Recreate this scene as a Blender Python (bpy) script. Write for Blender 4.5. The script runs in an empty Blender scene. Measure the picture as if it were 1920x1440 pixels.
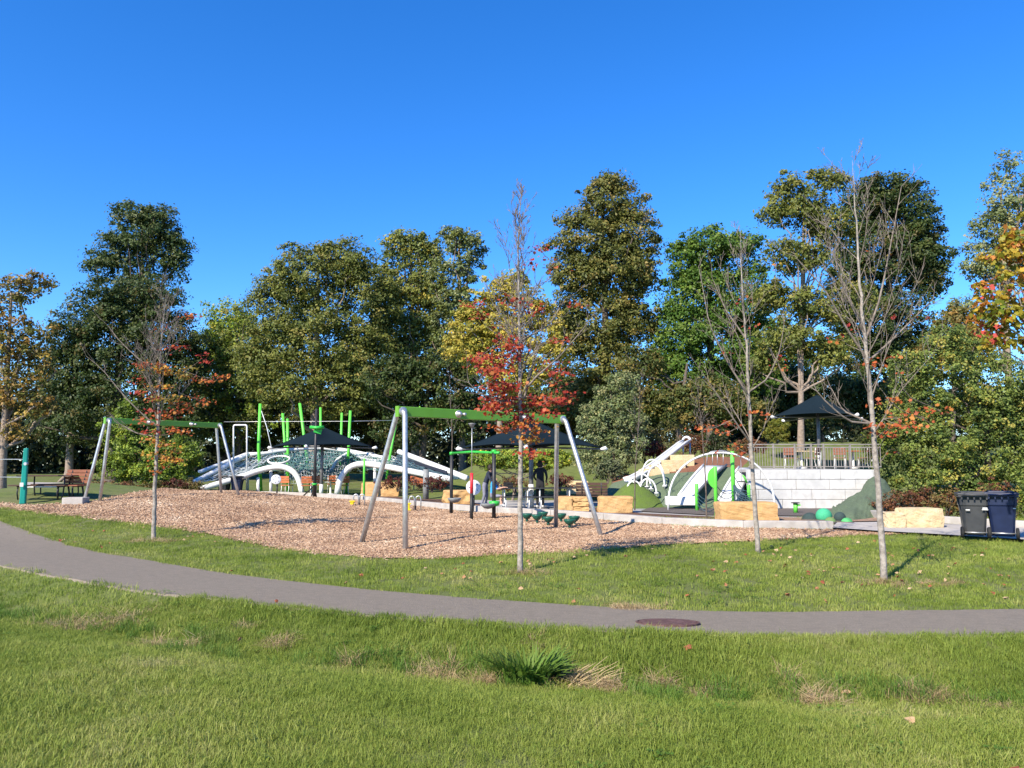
import bpy, bmesh, math, random
import numpy as np
from mathutils import Vector, Matrix
from mathutils.geometry import delaunay_2d_cdt
random.seed(7); rng = np.random.default_rng(11)
R = math.radians
scene = bpy.context.scene
col = scene.collection

# ---------------------------------------------------------------- camera, sky, sun, exposure
CAM_H = 1.7; PITCH = R(5.86); FPX = 1442.0
cd = bpy.data.cameras.new('camera'); cam = bpy.data.objects.new('camera', cd); col.objects.link(cam)
cam.location = (0, 0, CAM_H); cam.rotation_euler = (R(90) + PITCH, 0, 0)
cd.sensor_width = 36; cd.lens = FPX / 1920 * 36; cd.clip_end = 2000; cd.clip_start = 0.05
scene.camera = cam
SUN_EL = R(38); SUN_DIR = Vector((0.6 * math.cos(SUN_EL), 0.8 * math.cos(SUN_EL), -math.sin(SUN_EL)))
world = bpy.data.worlds.new('World'); scene.world = world; world.use_nodes = True
wn = world.node_tree.nodes; wl = world.node_tree.links
sky = wn.new('ShaderNodeTexSky'); sky.sky_type = 'NISHITA'; sky.sun_disc = False
sky.sun_elevation = SUN_EL; sky.sun_rotation = math.atan2(-0.6, -0.8)
sky.altitude = 300; sky.air_density = 1.0; sky.dust_density = 0.0; sky.ozone_density = 8.0
hs = wn.new('ShaderNodeHueSaturation'); hs.inputs['Saturation'].default_value = 1.2; hs.inputs['Hue'].default_value = 0.507
wl.new(sky.outputs[0], hs.inputs['Color'])
wl.new(hs.outputs[0], wn['Background'].inputs['Color'])
wn['Background'].inputs['Strength'].default_value = 0.14
sl = bpy.data.lights.new('sun', 'SUN'); sl.energy = 4.9; sl.angle = R(0.53); sl.color = (1.0, 0.90, 0.74)
so = bpy.data.objects.new('sun', sl); col.objects.link(so); so.location = (-20, -30, 40)
so.rotation_euler = SUN_DIR.to_track_quat('-Z', 'Y').to_euler()
scene.view_settings.view_transform = 'Standard'; scene.view_settings.look = 'None'
scene.view_settings.exposure = 0.95; scene.view_settings.gamma = 1.0; scene.view_settings.use_curve_mapping = False

# ---------------------------------------------------------------- pixels to positions
CT, ST = math.cos(PITCH), math.sin(PITCH)
def ray(px, py):
    u = (px - 960) / FPX; v = (720 - py) / FPX
    y = CT - v * ST
    return u / y, (ST + v * CT) / y            # dx/dy, dz/dy
def at(px, py, d):
    a, b = ray(px, py); return Vector((a * d, d, CAM_H + b * d))
def flat(px, py, z=0.0):
    a, b = ray(px, py); d = (z - CAM_H) / b; return Vector((a * d, d, z))
def topx(p):
    """world arrays (n,3) -> pixel arrays"""
    y = p[:, 1]; z = p[:, 2] - CAM_H
    f = y * CT + z * ST; v = -y * ST + z * CT
    return 960 + FPX * p[:, 0] / f, 720 - FPX * v / f

# ---------------------------------------------------------------- terrain
def sm(a, b, x):
    t = np.clip((x - a) / (b - a), 0, 1); return t * t * (3 - 2 * t)
near_px = [(0,1060),(80,1077),(200,1102),(300,1115),(450,1130),(550,1142),(650,1155),(800,1166),(960,1178),(1200,1190),(1460,1195),(1700,1195),(1920,1193)]
far_px = [(0,995),(100,1017),(200,1039),(300,1055),(400,1073),(500,1087),(650,1102),(800,1117),(960,1128),(1110,1140),(1310,1153),(1460,1152),(1610,1147),(1920,1144)]
NZ, FZ = 0.08, -0.14
near = np.array([flat(x, y, NZ)[:2] for x, y in near_px]); far = np.array([flat(x, y, FZ)[:2] for x, y in far_px])
def resample(P, n):
    P = np.asarray(P, float); s = np.r_[0, np.cumsum(np.linalg.norm(np.diff(P, axis=0), axis=1))]
    t = np.linspace(0, s[-1], n); return np.stack([np.interp(t, s, P[:, k]) for k in range(P.shape[1])], 1)
def extend(P, a, b):
    d0 = P[0] - P[1]; d0 = d0 / np.linalg.norm(d0); d1 = P[-1] - P[-2]; d1 = d1 / np.linalg.norm(d1)
    return np.vstack([P[0] + d0 * a, P, P[-1] + d1 * b])
near = extend(near, 22, 20); far = extend(far, 16, 20)
near_s = resample(near, 90); far_s = resample(far, 90)
for _ in range(3):
    near_s[1:-1] = (near_s[:-2] + near_s[1:-1] * 2 + near_s[2:]) / 4; far_s[1:-1] = (far_s[:-2] + far_s[1:-1] * 2 + far_s[2:]) / 4
cen = (near_s + far_s) / 2
def pdist(x, y, P):
    """signed distance to polyline P, positive on its left-hand / far side"""
    x = np.asarray(x, float); y = np.asarray(y, float); sh = x.shape; q = np.stack([x.ravel(), y.ravel()], 1)
    best = np.full(len(q), 1e9); sg = np.ones(len(q))
    for a, b in zip(P[:-1], P[1:]):
        ab = b - a; t = np.clip(((q - a) @ ab) / (ab @ ab), 0, 1)
        w = q - a - t[:, None] * ab; dd = np.hypot(w[:, 0], w[:, 1])
        m = dd < best; best[m] = dd[m]; cr = ab[0] * (q[:, 1] - a[1]) - ab[1] * (q[:, 0] - a[0]); sg[m] = np.sign(cr[m])
    return (best * sg).reshape(sh)
cen_c = cen[::3]
def wav(x, y):
    return 0.5 * (np.sin(x * 1.7 + y * 0.9) * np.sin(y * 1.3 - x * 0.4) + np.sin(x * 0.6 + 1.3) * np.sin(y * 0.71 + 0.4))
def H(x, y):
    x = np.asarray(x, float); y = np.asarray(y, float)
    t = pdist(x, y, cen_c)
    z = np.interp(t, [-7, -5, -3.6, -2.9, -2.35, -1.8, -1.3, 1.3, 2.2, 4.0, 6.0], [0, .05, .04, -.09, -.19, -.06, .085, -.145, -.13, -.06, 0])
    z = z + 0.012 * wav(x * 2, y * 2) * sm(1.3, 2.0, np.abs(t))
    z = z + 0.58 * sm(16, 28, y) * (1 - sm(30, 36, y)) * sm(-3.5, -11.5, x) * sm(-24, -17, x)
    z = z + 0.35 * sm(20, 30, y) * (1 - sm(34, 60, y)) * sm(-12, -17, x)
    z = z + 3.0 * sm(34.5, 48, y) * sm(-7, 2, x) + 0.7 * sm(45, 75, y) * (1 - sm(-7, 2, x))
    z = z + 0.7 * sm(24, 32, y) * sm(15.3, 19, x) * (1 - sm(34.5, 48, y))
    return z
def Hs(x, y): return float(H(np.array([x]), np.array([y]))[0])
def gnd(px, py):
    a, b = ray(px, py); d = np.arange(2.5, 160, 0.04)
    zz = CAM_H + b * d; h = H(a * d, d); k = np.argmax(zz < h)
    if not (zz < h).any(): k = len(d) - 1
    return Vector((a * d[k], d[k], h[k]))

# ---------------------------------------------------------------- materials
MATS = {}
def mat(name, c1, c2=None, rough=0.7, scale=6.0, bump=0.0, bscale=None, metal=0.0, detail=6.0, mid=0.5, width=0.3, spec=0.4, coords='Object', c3=None, coat=0.0):
    m = bpy.data.materials.new(name); m.use_nodes = True; n = m.node_tree.nodes; l = m.node_tree.links
    b = n['Principled BSDF']; b.inputs['Roughness'].default_value = rough; b.inputs['Metallic'].default_value = metal
    b.inputs['Specular IOR Level'].default_value = spec; b.inputs['Coat Weight'].default_value = coat
    g = n.new('ShaderNodeNewGeometry'); vec = g.outputs['Position']
    if c2 is None: b.inputs['Base Color'].default_value = (*c1, 1)
    else:
        t = n.new('ShaderNodeTexNoise'); t.inputs['Scale'].default_value = scale; t.inputs['Detail'].default_value = detail; l.new(vec, t.inputs['Vector'])
        r = n.new('ShaderNodeValToRGB'); r.color_ramp.elements[0].position = mid - width / 2; r.color_ramp.elements[1].position = mid + width / 2
        r.color_ramp.elements[0].color = (*c1, 1); r.color_ramp.elements[1].color = (*c2, 1); l.new(t.outputs[0], r.inputs[0])
        out = r.outputs[0]
        if c3 is not None:
            t2 = n.new('ShaderNodeTexNoise'); t2.inputs['Scale'].default_value = scale * 0.13; t2.inputs['Detail'].default_value = 4; l.new(vec, t2.inputs['Vector'])
            r2 = n.new('ShaderNodeValToRGB'); r2.color_ramp.elements[0].position = .45; r2.color_ramp.elements[1].position = .68
            l.new(t2.outputs[0], r2.inputs[0]); mx = n.new('ShaderNodeMixRGB'); mx.inputs[2].default_value = (*c3, 1)
            l.new(r2.outputs[0], mx.inputs[0]); l.new(out, mx.inputs[1]); out = mx.outputs[0]
        l.new(out, b.inputs['Base Color'])
    if bump:
        t = n.new('ShaderNodeTexNoise'); t.inputs['Scale'].default_value = bscale or scale * 3; t.inputs['Detail'].default_value = 5; l.new(vec, t.inputs['Vector'])
        bp = n.new('ShaderNodeBump'); bp.inputs['Strength'].default_value = bump; bp.inputs['Distance'].default_value = 0.03
        l.new(t.outputs[0], bp.inputs['Height']); l.new(bp.outputs[0], b.inputs['Normal'])
    MATS[name] = m; return m
def leafmat(name, trans=0.3, rough=0.55, hue=1.0):
    m = bpy.data.materials.new(name); m.use_nodes = True; n = m.node_tree.nodes; l = m.node_tree.links
    b = n['Principled BSDF']; b.inputs['Roughness'].default_value = rough; b.inputs['Specular IOR Level'].default_value = 0.3
    a = n.new('ShaderNodeAttribute'); a.attribute_name = 'Col'; l.new(a.outputs['Color'], b.inputs['Base Color'])
    t = n.new('ShaderNodeBsdfTranslucent'); l.new(a.outputs['Color'], t.inputs['Color'])
    mx = n.new('ShaderNodeMixShader'); mx.inputs[0].default_value = trans
    l.new(b.outputs[0], mx.inputs[1]); l.new(t.outputs[0], mx.inputs[2]); l.new(mx.outputs[0], n['Material Output'].inputs['Surface'])
    MATS[name] = m; return m
def randmat(name, stops, rough=0.8, trans=0.0, nscale=0.9, namt=0.5):
    """colour picked per instance, nudged by slow noise over the ground"""
    m = bpy.data.materials.new(name); m.use_nodes = True; n = m.node_tree.nodes; l = m.node_tree.links
    b = n['Principled BSDF']; b.inputs['Roughness'].default_value = rough; b.inputs['Specular IOR Level'].default_value = 0.25
    oi = n.new('ShaderNodeObjectInfo'); g = n.new('ShaderNodeNewGeometry')
    t = n.new('ShaderNodeTexNoise'); t.inputs['Scale'].default_value = nscale; t.inputs['Detail'].default_value = 4; l.new(g.outputs['Position'], t.inputs['Vector'])
    rp = n.new('ShaderNodeMapRange'); rp.inputs[1].default_value = .3; rp.inputs[2].default_value = .7; l.new(t.outputs[0], rp.inputs[0])
    mx = n.new('ShaderNodeMix'); mx.data_type = 'FLOAT'; mx.inputs[0].default_value = namt; l.new(oi.outputs['Random'], mx.inputs[2]); l.new(rp.outputs[0], mx.inputs[3])
    r = n.new('ShaderNodeValToRGB'); e = r.color_ramp.elements
    while len(e) < len(stops): e.new(0.5)
    for k, (p, c) in enumerate(stops): e[k].position = p; e[k].color = (*c, 1)
    l.new(mx.outputs[0], r.inputs[0]); l.new(r.outputs[0], b.inputs['Base Color'])
    if trans:
        tr = n.new('ShaderNodeBsdfTranslucent'); l.new(r.outputs[0], tr.inputs['Color']); ms = n.new('ShaderNodeMixShader'); ms.inputs[0].default_value = trans
        l.new(b.outputs[0], ms.inputs[1]); l.new(tr.outputs[0], ms.inputs[2]); l.new(ms.outputs[0], n['Material Output'].inputs['Surface'])
    MATS[name] = m; return m

M = MATS
mat('lawn_soil', (.075,.10,.018), (.12,.15,.03), .95, 3.0, .6, 40, c3=(.12,.125,.045))
mat('asphalt', (.115,.096,.072), (.32,.268,.205), .92, 55, .5, 160, width=.6, c3=(.19,.158,.12))
mat('mulch_ground', (.22,.13,.085), (.44,.29,.20), .95, 26, .9, 60, width=.5, c3=(.24,.14,.085))
mat('dark_mulch', (.055,.03,.02), (.17,.085,.05), .95, 14, .9, 40, width=.5)
mat('red_mulch', (.12,.05,.025), (.30,.13,.07), .95, 14, .9, 40, width=.5)
mat('concrete', (.30,.275,.25), (.44,.41,.375), .85, 4, .25, 50, width=.5)
mat('pavement', (.27,.26,.25), (.38,.365,.35), .9, 2.2, .2, 40, width=.5)
mat('rubber_dark', (.085,.07,.062), (.12,.10,.088), .9, 30, .2, 80)
mat('turf_bright', (.075,.12,.018), (.11,.17,.028), .95, 40, .6, 120, c3=(.085,.125,.03))
mat('rubber_green', (.075,.105,.062), (.11,.15,.09), .95, 18, .4, 70, c3=(.09,.12,.075))
mat('limestone', (.42,.24,.088), (.55,.36,.17), .85, 7, .5, 30, width=.7, c3=(.46,.27,.10))
mat('limestone_pale', (.46,.34,.18), (.60,.48,.30), .85, 5, .7, 22, width=.55)
mat('wall_block', (.42,.415,.40), (.56,.555,.54), .9, 5, .5, 30, width=.5, c3=(.38,.38,.375))
mat('rail_metal', (.22,.195,.175), (.32,.285,.26), .55, 6, metal=.3)
mat('bench_wood', (.16,.055,.028), (.24,.09,.045), .65, 8, width=.6)
mat('wall_gap', (.05,.05,.05), rough=1)
mat('galvanised', (.42,.42,.42), (.58,.58,.57), .42, 9, .04, 40, metal=.75, spec=.5)
mat('dull_steel', (.16,.16,.165), (.22,.22,.225), .5, 9, metal=.5)
mat('swing_green', (.115,.30,.02), (.13,.335,.026), .45, 3, coat=.1)
mat('lime_paint', (.10,.50,.05), (.12,.55,.06), .42, 3, coat=.1)
mat('bright_green', (.03,.38,.045), (.04,.43,.055), .42, 3)
mat('teal_paint', (.0,.20,.16), (.0,.235,.19), .5, 3)
mat('black_paint', (.018,.018,.02), (.03,.03,.032), .5, 8)
mat('white_paint', (.60,.60,.585), (.70,.70,.685), .4, 3)
mat('white_slide', (.55,.56,.57), (.66,.66,.66), .35, 3)
mat('canopy', (.006,.013,.019), (.009,.018,.026), .9, 30, .1, 200, spec=.08)
mat('navy_net', (.02,.05,.075), (.05,.10,.12), .7, 4)
mat('teal_rope', (.05,.14,.14), (.12,.24,.22), .7, 4)
mat('pale_rope', (.40,.45,.46), (.62,.64,.64), .7, 4)
mat('dark_net', (.015,.02,.035), rough=.8)
mat('bin_grey', (.035,.037,.04), (.05,.052,.055), .5, 6)
mat('bin_blue', (.006,.012,.042), (.009,.017,.056), .45, 6)
mat('bin_black', (.012,.013,.016), (.022,.022,.026), .5, 6)
mat('tyre', (.015,.015,.015), rough=.8)
mat('orange_wood', (.38,.10,.035), (.50,.16,.06), .6, 8, width=.6)
mat('brown_wood', (.045,.022,.014), (.08,.04,.025), .7, 8, width=.6)
mat('dark_table', (.022,.024,.028), (.034,.036,.04), .55, 8)
mat('pod_green', (.008,.075,.05), (.014,.10,.066), .4, 6, coat=.1)
mat('grey_plastic', (.17,.18,.18), (.23,.235,.235), .5, 6)
mat('red_paint', (.55,.02,.03), (.62,.03,.04), .45, 6)
mat('yellow_paint', (.75,.52,.01), (.82,.60,.02), .45, 6)
mat('iron', (.085,.045,.04), (.16,.09,.08), .75, 20, .3, 90, metal=.3)
mat('bark_young', (.15,.13,.11), (.36,.32,.275), .85, 14, .4, 50, width=.4)
mat('bark_twig', (.10,.08,.065), (.24,.20,.165), .85, 14, .3, 50, width=.4)
mat('bark_dark', (.055,.042,.033), (.15,.12,.095), .95, 8, .8, 30, width=.5)
mat('bark_pale', (.16,.125,.10), (.33,.26,.205), .95, 8, .8, 30, width=.5)
mat('ball_dark', (.022,.042,.04), (.035,.058,.055), .85, 40, .2, 120)
mat('ball_green', (.035,.30,.15), (.055,.36,.19), .8, 40, .2, 120)
mat('ball_olive', (.10,.17,.055), (.13,.21,.075), .85, 40, .2, 120)
mat('ball_lime', (.06,.32,.10), (.09,.38,.13), .8, 40, .2, 120)
mat('straw', (.30,.22,.11), (.44,.34,.19), .9, 30)
mat('skin', (.50,.28,.20), (.56,.33,.24), .6, 8)
mat('cloth_black', (.010,.010,.012), (.018,.018,.02), .9, 8)
mat('cloth_navy', (.012,.016,.03), (.02,.026,.045), .9, 8)
mat('cloth_grey', (.16,.16,.20), (.22,.22,.27), .9, 8)
mat('cloth_blue', (.02,.25,.62), (.03,.30,.70), .85, 8)
mat('hair_dark', (.012,.008,.006), (.03,.018,.012), .7, 40)
mat('shoe_white', (.6,.6,.6), rough=.7)
leafmat('leaf'); leafmat('leaf_near', .4, .5)
randmat('grass_blade', [(0, (.11,.165,.022)), (.3, (.18,.245,.036)), (.55, (.255,.315,.056)), (.78, (.34,.36,.10)), (1, (.45,.40,.19))], .6, .38, .55, .58)
randmat('tall_blade', [(0, (.06,.125,.015)), (.5, (.10,.19,.025)), (.8, (.17,.23,.045)), (1, (.42,.34,.17))], .6, .28)
randmat('straw_blade', [(0, (.12,.14,.04)), (.25, (.28,.21,.10)), (.6, (.42,.31,.17)), (1, (.54,.43,.26))], .8, .2)
randmat('chip', [(0, (.16,.09,.055)), (.3, (.30,.184,.114)), (.6, (.42,.285,.185)), (.85, (.53,.39,.265)), (1, (.66,.55,.41))], .9, 0, .6, .4)
randmat('fallen', [(0, (.20,.05,.025)), (.4, (.29,.11,.05)), (.7, (.42,.27,.15)), (1, (.50,.39,.24))], .8, .15, .9, .2)
# ---------------------------------------------------------------- mesh helpers
OFF = {}                                     # world offset of each parent
class MB:
    def __init__(s): s.v = []; s.f = []
    def add(s, vs, fs):
        k = len(s.v); s.v.extend([tuple(p) for p in vs]); s.f.extend([tuple(i + k for i in f) for f in fs]); return s
    def box(s, c, size, rz=0.0, mtx=None, taper=1.0):
        hx, hy, hz = size[0] / 2, size[1] / 2, size[2] / 2
        pts = [Vector((x * (taper if z < 0 else 1), y * (taper if z < 0 else 1), z)) for z in (-hz, hz) for x, y in ((-hx, -hy), (hx, -hy), (hx, hy), (-hx, hy))]
        m = mtx if mtx is not None else Matrix.Rotation(rz, 3, 'Z')
        c = Vector(c)
        return s.add([c + m @ p for p in pts], [(3, 2, 1, 0), (4, 5, 6, 7), (0, 1, 5, 4), (1, 2, 6, 5), (2, 3, 7, 6), (3, 0, 4, 7)])
    def beam(s, a, b, w, h, up=Vector((0, 0, 1))):
        a = Vector(a); b = Vector(b); d = (b - a); L = d.length; d.normalize()
        x = d.cross(up); x = x.normalized() if x.length > 1e-5 else Vector((1, 0, 0)); z = x.cross(d)
        return s.box((a + b) / 2, (w, L, h), mtx=Matrix((x, d, z)).transposed())
    def tube(s, pts, rad, n=8, caps=True, closed=False):
        P = [Vector(p) for p in pts]; m = len(P)
        if not hasattr(rad, '__len__'): rad = [rad] * m
        vs = []; ref = None
        for i, p in enumerate(P):
            if closed: d = P[(i + 1) % m] - P[i - 1]
            else: d = P[min(i + 1, m - 1)] - P[max(i - 1, 0)]
            d = d.normalized() if d.length > 1e-9 else Vector((0, 0, 1))
            if ref is None: ref = Vector((1, 0, 0)) if abs(d.x) < .8 else Vector((0, 1, 0))
            x = (ref - d * ref.dot(d)).normalized(); y = d.cross(x); ref = x
            for k in range(n):
                a = 2 * math.pi * k / n; vs.append(p + (x * math.cos(a) + y * math.sin(a)) * rad[i])
        fs = []
        for i in range(m if closed else m - 1):
            j = (i + 1) % m
            for k in range(n): fs.append((i * n + k, i * n + (k + 1) % n, j * n + (k + 1) % n, j * n + k))
        if caps and not closed: fs.append(tuple(range(n - 1, -1, -1))); fs.append(tuple((m - 1) * n + k for k in range(n)))
        return s.add(vs, fs)
    def lathe(s, prof, c, n=20, axis=None):
        c = Vector(c); q = Vector((0, 0, 1)).rotation_difference(Vector(axis)) if axis is not None else None
        vs = []
        for r, z in prof:
            for k in range(n):
                a = 2 * math.pi * k / n; p = Vector((r * math.cos(a), r * math.sin(a), z))
                vs.append(c + (q @ p if q else p))
        fs = [(i * n + k, i * n + (k + 1) % n, (i + 1) * n + (k + 1) % n, (i + 1) * n + k) for i in range(len(prof) - 1) for k in range(n)]
        fs.append(tuple(range(n - 1, -1, -1))); fs.append(tuple((len(prof) - 1) * n + k for k in range(n)))
        return s.add(vs, fs)
    def build(s, name, m, parent=None, smooth=False, bevel=0.0):
        o = Vector(OFF.get(parent, (0, 0, 0)))
        me = bpy.data.meshes.new(name); me.from_pydata([tuple(Vector(p) - o) for p in s.v], [], s.f)
        return link(name, me, m, parent, smooth, bevel)
def link(name, me, m, parent=None, smooth=False, bevel=0.0):
    if m: me.materials.append(M[m] if isinstance(m, str) else m)
    if smooth: me.polygons.foreach_set('use_smooth', [True] * len(me.polygons))
    ob = bpy.data.objects.new(name, me); col.objects.link(ob)
    if parent: ob.parent = parent; OFF[ob] = OFF.get(parent, Vector((0, 0, 0)))
    if bevel:
        b = ob.modifiers.new('bevel', 'BEVEL'); b.width = bevel; b.segments = 2; b.limit_method = 'ANGLE'
    return ob
def tag(o, label, cat, group=None):
    o['label'] = label; o['category'] = cat
    if group: o['group'] = group
    return o
def thing(name, label, cat, loc=(0, 0, 0), group=None):
    o = bpy.data.objects.new(name, None); col.objects.link(o); o.location = loc; o.empty_display_size = .1
    OFF[o] = Vector(loc); return tag(o, label, cat, group)
def struct(o, kind='structure'): o['kind'] = kind; return o
def copy_tree(o, loc, rz=0.0, parent=None, top=True):
    c = o.copy(); col.objects.link(c)
    if top: c.location = loc; c.rotation_euler = (0, 0, rz)
    else: c.parent = parent
    for ch in list(o.children): copy_tree(ch, None, 0, c, False)
    return c
def np_mesh(name, V, k, nf, idx=None):
    """nf polygons of k corners; vertices in order unless idx is given"""
    me = bpy.data.meshes.new(name); V = np.asarray(V, np.float32)
    me.vertices.add(len(V)); me.vertices.foreach_set('co', V.ravel())
    idx = np.arange(nf * k, dtype=np.int32) if idx is None else np.asarray(idx, np.int32).ravel()
    me.loops.add(nf * k); me.loops.foreach_set('vertex_index', idx)
    me.polygons.add(nf); me.polygons.foreach_set('loop_start', np.arange(0, nf * k, k, dtype=np.int32))
    me.update(calc_edges=True); return me
def unit(v): return v / np.maximum(np.linalg.norm(v, axis=1, keepdims=True), 1e-9)
SHAPES = {
    'oval': [(-.5, 0), (-.08, -.30), (.5, 0), (-.08, .30)],
    'maple': [(-.5, 0), (-.28, -.42), (-.12, -.26), (.08, -.5), (.16, -.2), (.5, 0), (.16, .2), (.08, .5), (-.12, .26), (-.28, .42)],
    'needle': [(-.5, -.09), (.5, -.05), (.5, .05), (-.5, .09)],
}
def leaves(name, C, size, N, cols, parent, shape='oval', m='leaf'):
    n = len(C); T = np.array(SHAPES[shape]); k = len(T)
    N = unit(N); t = unit(np.cross(N, rng.normal(size=(n, 3)))); b = np.cross(N, t)
    fold = rng.uniform(.0, .45, n)
    V = C[:, None, :] + size[:, None, None] * (t[:, None, :] * T[None, :, :1] + b[:, None, :] * T[None, :, 1:] + N[:, None, :] * (fold[:, None] * np.abs(T[:, 1])[None, :])[..., None])
    V = V.reshape(-1, 3) - np.array(OFF.get(parent, (0, 0, 0)))
    me = np_mesh(name, V, k, n)
    a = me.attributes.new('Col', 'FLOAT_COLOR', 'POINT')
    a.data.foreach_set('color', np.repeat(np.c_[cols, np.ones(n)], k, 0).astype(np.float32).ravel())
    return link(name, me, m, parent)
def pick_cols(pal, n, jit=.25):
    c = np.array([p[0] for p in pal]); w = np.array([p[1] for p in pal], float); w /= w.sum()
    out = c[rng.choice(len(c), n, p=w)]; return out
def inside(poly, x, y):
    poly = np.asarray(poly); r = np.zeros(x.shape, bool); j = len(poly) - 1
    for i in range(len(poly)):
        xi, yi = poly[i]; xj, yj = poly[j]
        c = ((yi > y) != (yj > y)) & (x < (xj - xi) * (y - yi) / (yj - yi + 1e-12) + xi); r ^= c; j = i
    return r
def sheet(name, poly, off, m, res=.5, zf=None):
    """a conforming skin on the terrain inside a polygon"""
    poly = np.asarray([tuple(p)[:2] for p in poly], float)
    n = max(len(poly), int(np.linalg.norm(np.diff(np.vstack([poly, poly[:1]]), axis=0), axis=1).sum() / res))
    ring = []
    for a, b in zip(poly, np.roll(poly, -1, 0)):
        k = max(1, int(np.linalg.norm(b - a) / res)); ring += [a + (b - a) * i / k for i in range(k)]
    ring = np.array(ring); lo = ring.min(0); hi = ring.max(0)
    gx, gy = np.meshgrid(np.arange(lo[0], hi[0], res), np.arange(lo[1], hi[1], res)); g = np.stack([gx.ravel(), gy.ravel()], 1)
    g = g[inside(ring, g[:, 0], g[:, 1])]
    if len(g): g = g[np.abs(pdist(g[:, 0], g[:, 1], np.vstack([ring, ring[:1]]))) > res * .35]
    pts = np.vstack([ring, g]) if len(g) else ring
    r = delaunay_2d_cdt([Vector(p) for p in pts], [], [list(range(len(ring)))], 1, 1e-5)
    v2 = np.array([tuple(p) for p in r[0]]); z = (zf or H)(v2[:, 0], v2[:, 1]) + off
    me = bpy.data.meshes.new(name); me.from_pydata(np.c_[v2, z].tolist(), [], [tuple(f) for f in r[2]])
    me.update()
    if sum(p.normal.z for p in me.polygons) < 0: me.flip_normals()
    return struct(link(name, me, m, None, True))
def scatter(name, pts, rot, scl, idx, sources, m):
    """points that carry small meshes, all inside one object (geometry nodes)"""
    V = [np.asarray(pts)]; F = []; kind = [np.zeros(len(pts), int)]; base = len(pts)
    for k, (v, f) in enumerate(sources):
        V.append(np.asarray(v)); F += [tuple(i + base for i in ff) for ff in f]; kind.append(np.full(len(v), k + 1)); base += len(v)
    V = np.vstack(V); me = bpy.data.meshes.new(name); me.from_pydata(V.tolist(), [], F)
    me.materials.append(M[m])
    def attr(nm, ty, data, fld):
        a = me.attributes.new(nm, ty, 'POINT'); a.data.foreach_set(fld, np.ascontiguousarray(data).ravel())
    pad = base - len(pts)
    attr('kind', 'INT', np.concatenate(kind).astype(np.int32), 'value')
    attr('idx', 'INT', np.r_[idx, np.zeros(pad)].astype(np.int32), 'value')
    attr('rot', 'FLOAT_VECTOR', np.vstack([rot, np.zeros((pad, 3))]).astype(np.float32), 'vector')
    attr('scl', 'FLOAT', np.r_[scl, np.ones(pad)].astype(np.float32), 'value')
    ob = bpy.data.objects.new(name, me); col.objects.link(ob)
    ng = bpy.data.node_groups.new(name, 'GeometryNodeTree'); ng.interface.new_socket('Geometry', in_out='INPUT', socket_type='NodeSocketGeometry')
    ng.interface.new_socket('Geometry', in_out='OUTPUT', socket_type='NodeSocketGeometry')
    n = ng.nodes; l = ng.links; gi = n.new('NodeGroupInput'); go = n.new('NodeGroupOutput')
    def named(nm, ty):
        a = n.new('GeometryNodeInputNamedAttribute'); a.data_type = ty; a.inputs['Name'].default_value = nm; return a.outputs[0]
    kd = named('kind', 'INT')
    def sep(k):
        c = n.new('FunctionNodeCompare'); c.data_type = 'INT'; c.operation = 'EQUAL'; l.new(kd, c.inputs[2]); c.inputs[3].default_value = k
        s = n.new('GeometryNodeSeparateGeometry'); s.domain = 'POINT'; l.new(gi.outputs[0], s.inputs[0]); l.new(c.outputs[0], s.inputs[1]); return s.outputs[0]
    jn = n.new('GeometryNodeJoinGeometry')
    for k in range(len(sources)):
        g2 = n.new('GeometryNodeGeometryToInstance'); l.new(sep(k + 1), g2.inputs[0]); l.new(g2.outputs[0], jn.inputs[0])
    ip = n.new('GeometryNodeInstanceOnPoints'); l.new(sep(0), ip.inputs['Points']); l.new(jn.outputs[0], ip.inputs['Instance'])
    ip.inputs['Pick Instance'].default_value = True; l.new(named('idx', 'INT'), ip.inputs['Instance Index'])
    l.new(named('rot', 'FLOAT_VECTOR'), ip.inputs['Rotation']); l.new(named('scl', 'FLOAT'), ip.inputs['Scale'])
    l.new(ip.outputs[0], go.inputs[0])
    md = ob.modifiers.new('scatter', 'NODES'); md.node_group = ng
    return struct(ob, 'stuff')

# ---------------------------------------------------------------- the ground
mulch_front = [(-60,944),(0,953),(60,960),(120,967),(225,980),(300,988),(390,1003),(475,1020),(540,1032),(600,1040),(700,1048),(800,1049),(900,1045),(1000,1040),(1100,1034),(1200,1027),(1300,1021),(1400,1016),(1500,1011),(1600,1006),(1690,1003)]
curb_px = [(470,928),(560,931),(640,936),(700,941),(755,947),(830,955),(900,961),(1000,966),(1100,973),(1200,982),(1300,989),(1400,992),(1564,993)]
mulch_back = [(1690,1000),(1640,997)] + [(x, y + .5) for x, y in curb_px[::-1]]
fl = [flat(*p) for p in curb_px]
MULCH = [gnd(*p)[:2] for p in mulch_front] + [flat(*p)[:2] for p in mulch_back]
# the far-left back edge of the bed runs behind the second swing, over the mound
MULCH += [(-12.6, 33.5), (-13.6, 31.2)] + [gnd(*q)[:2] for q in ((190, 939), (150, 942), (60, 947), (-60, 941))]
MULCH = np.array([tuple(p) for p in MULCH])
PATH = np.vstack([near_s, far_s[::-1]])

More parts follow.
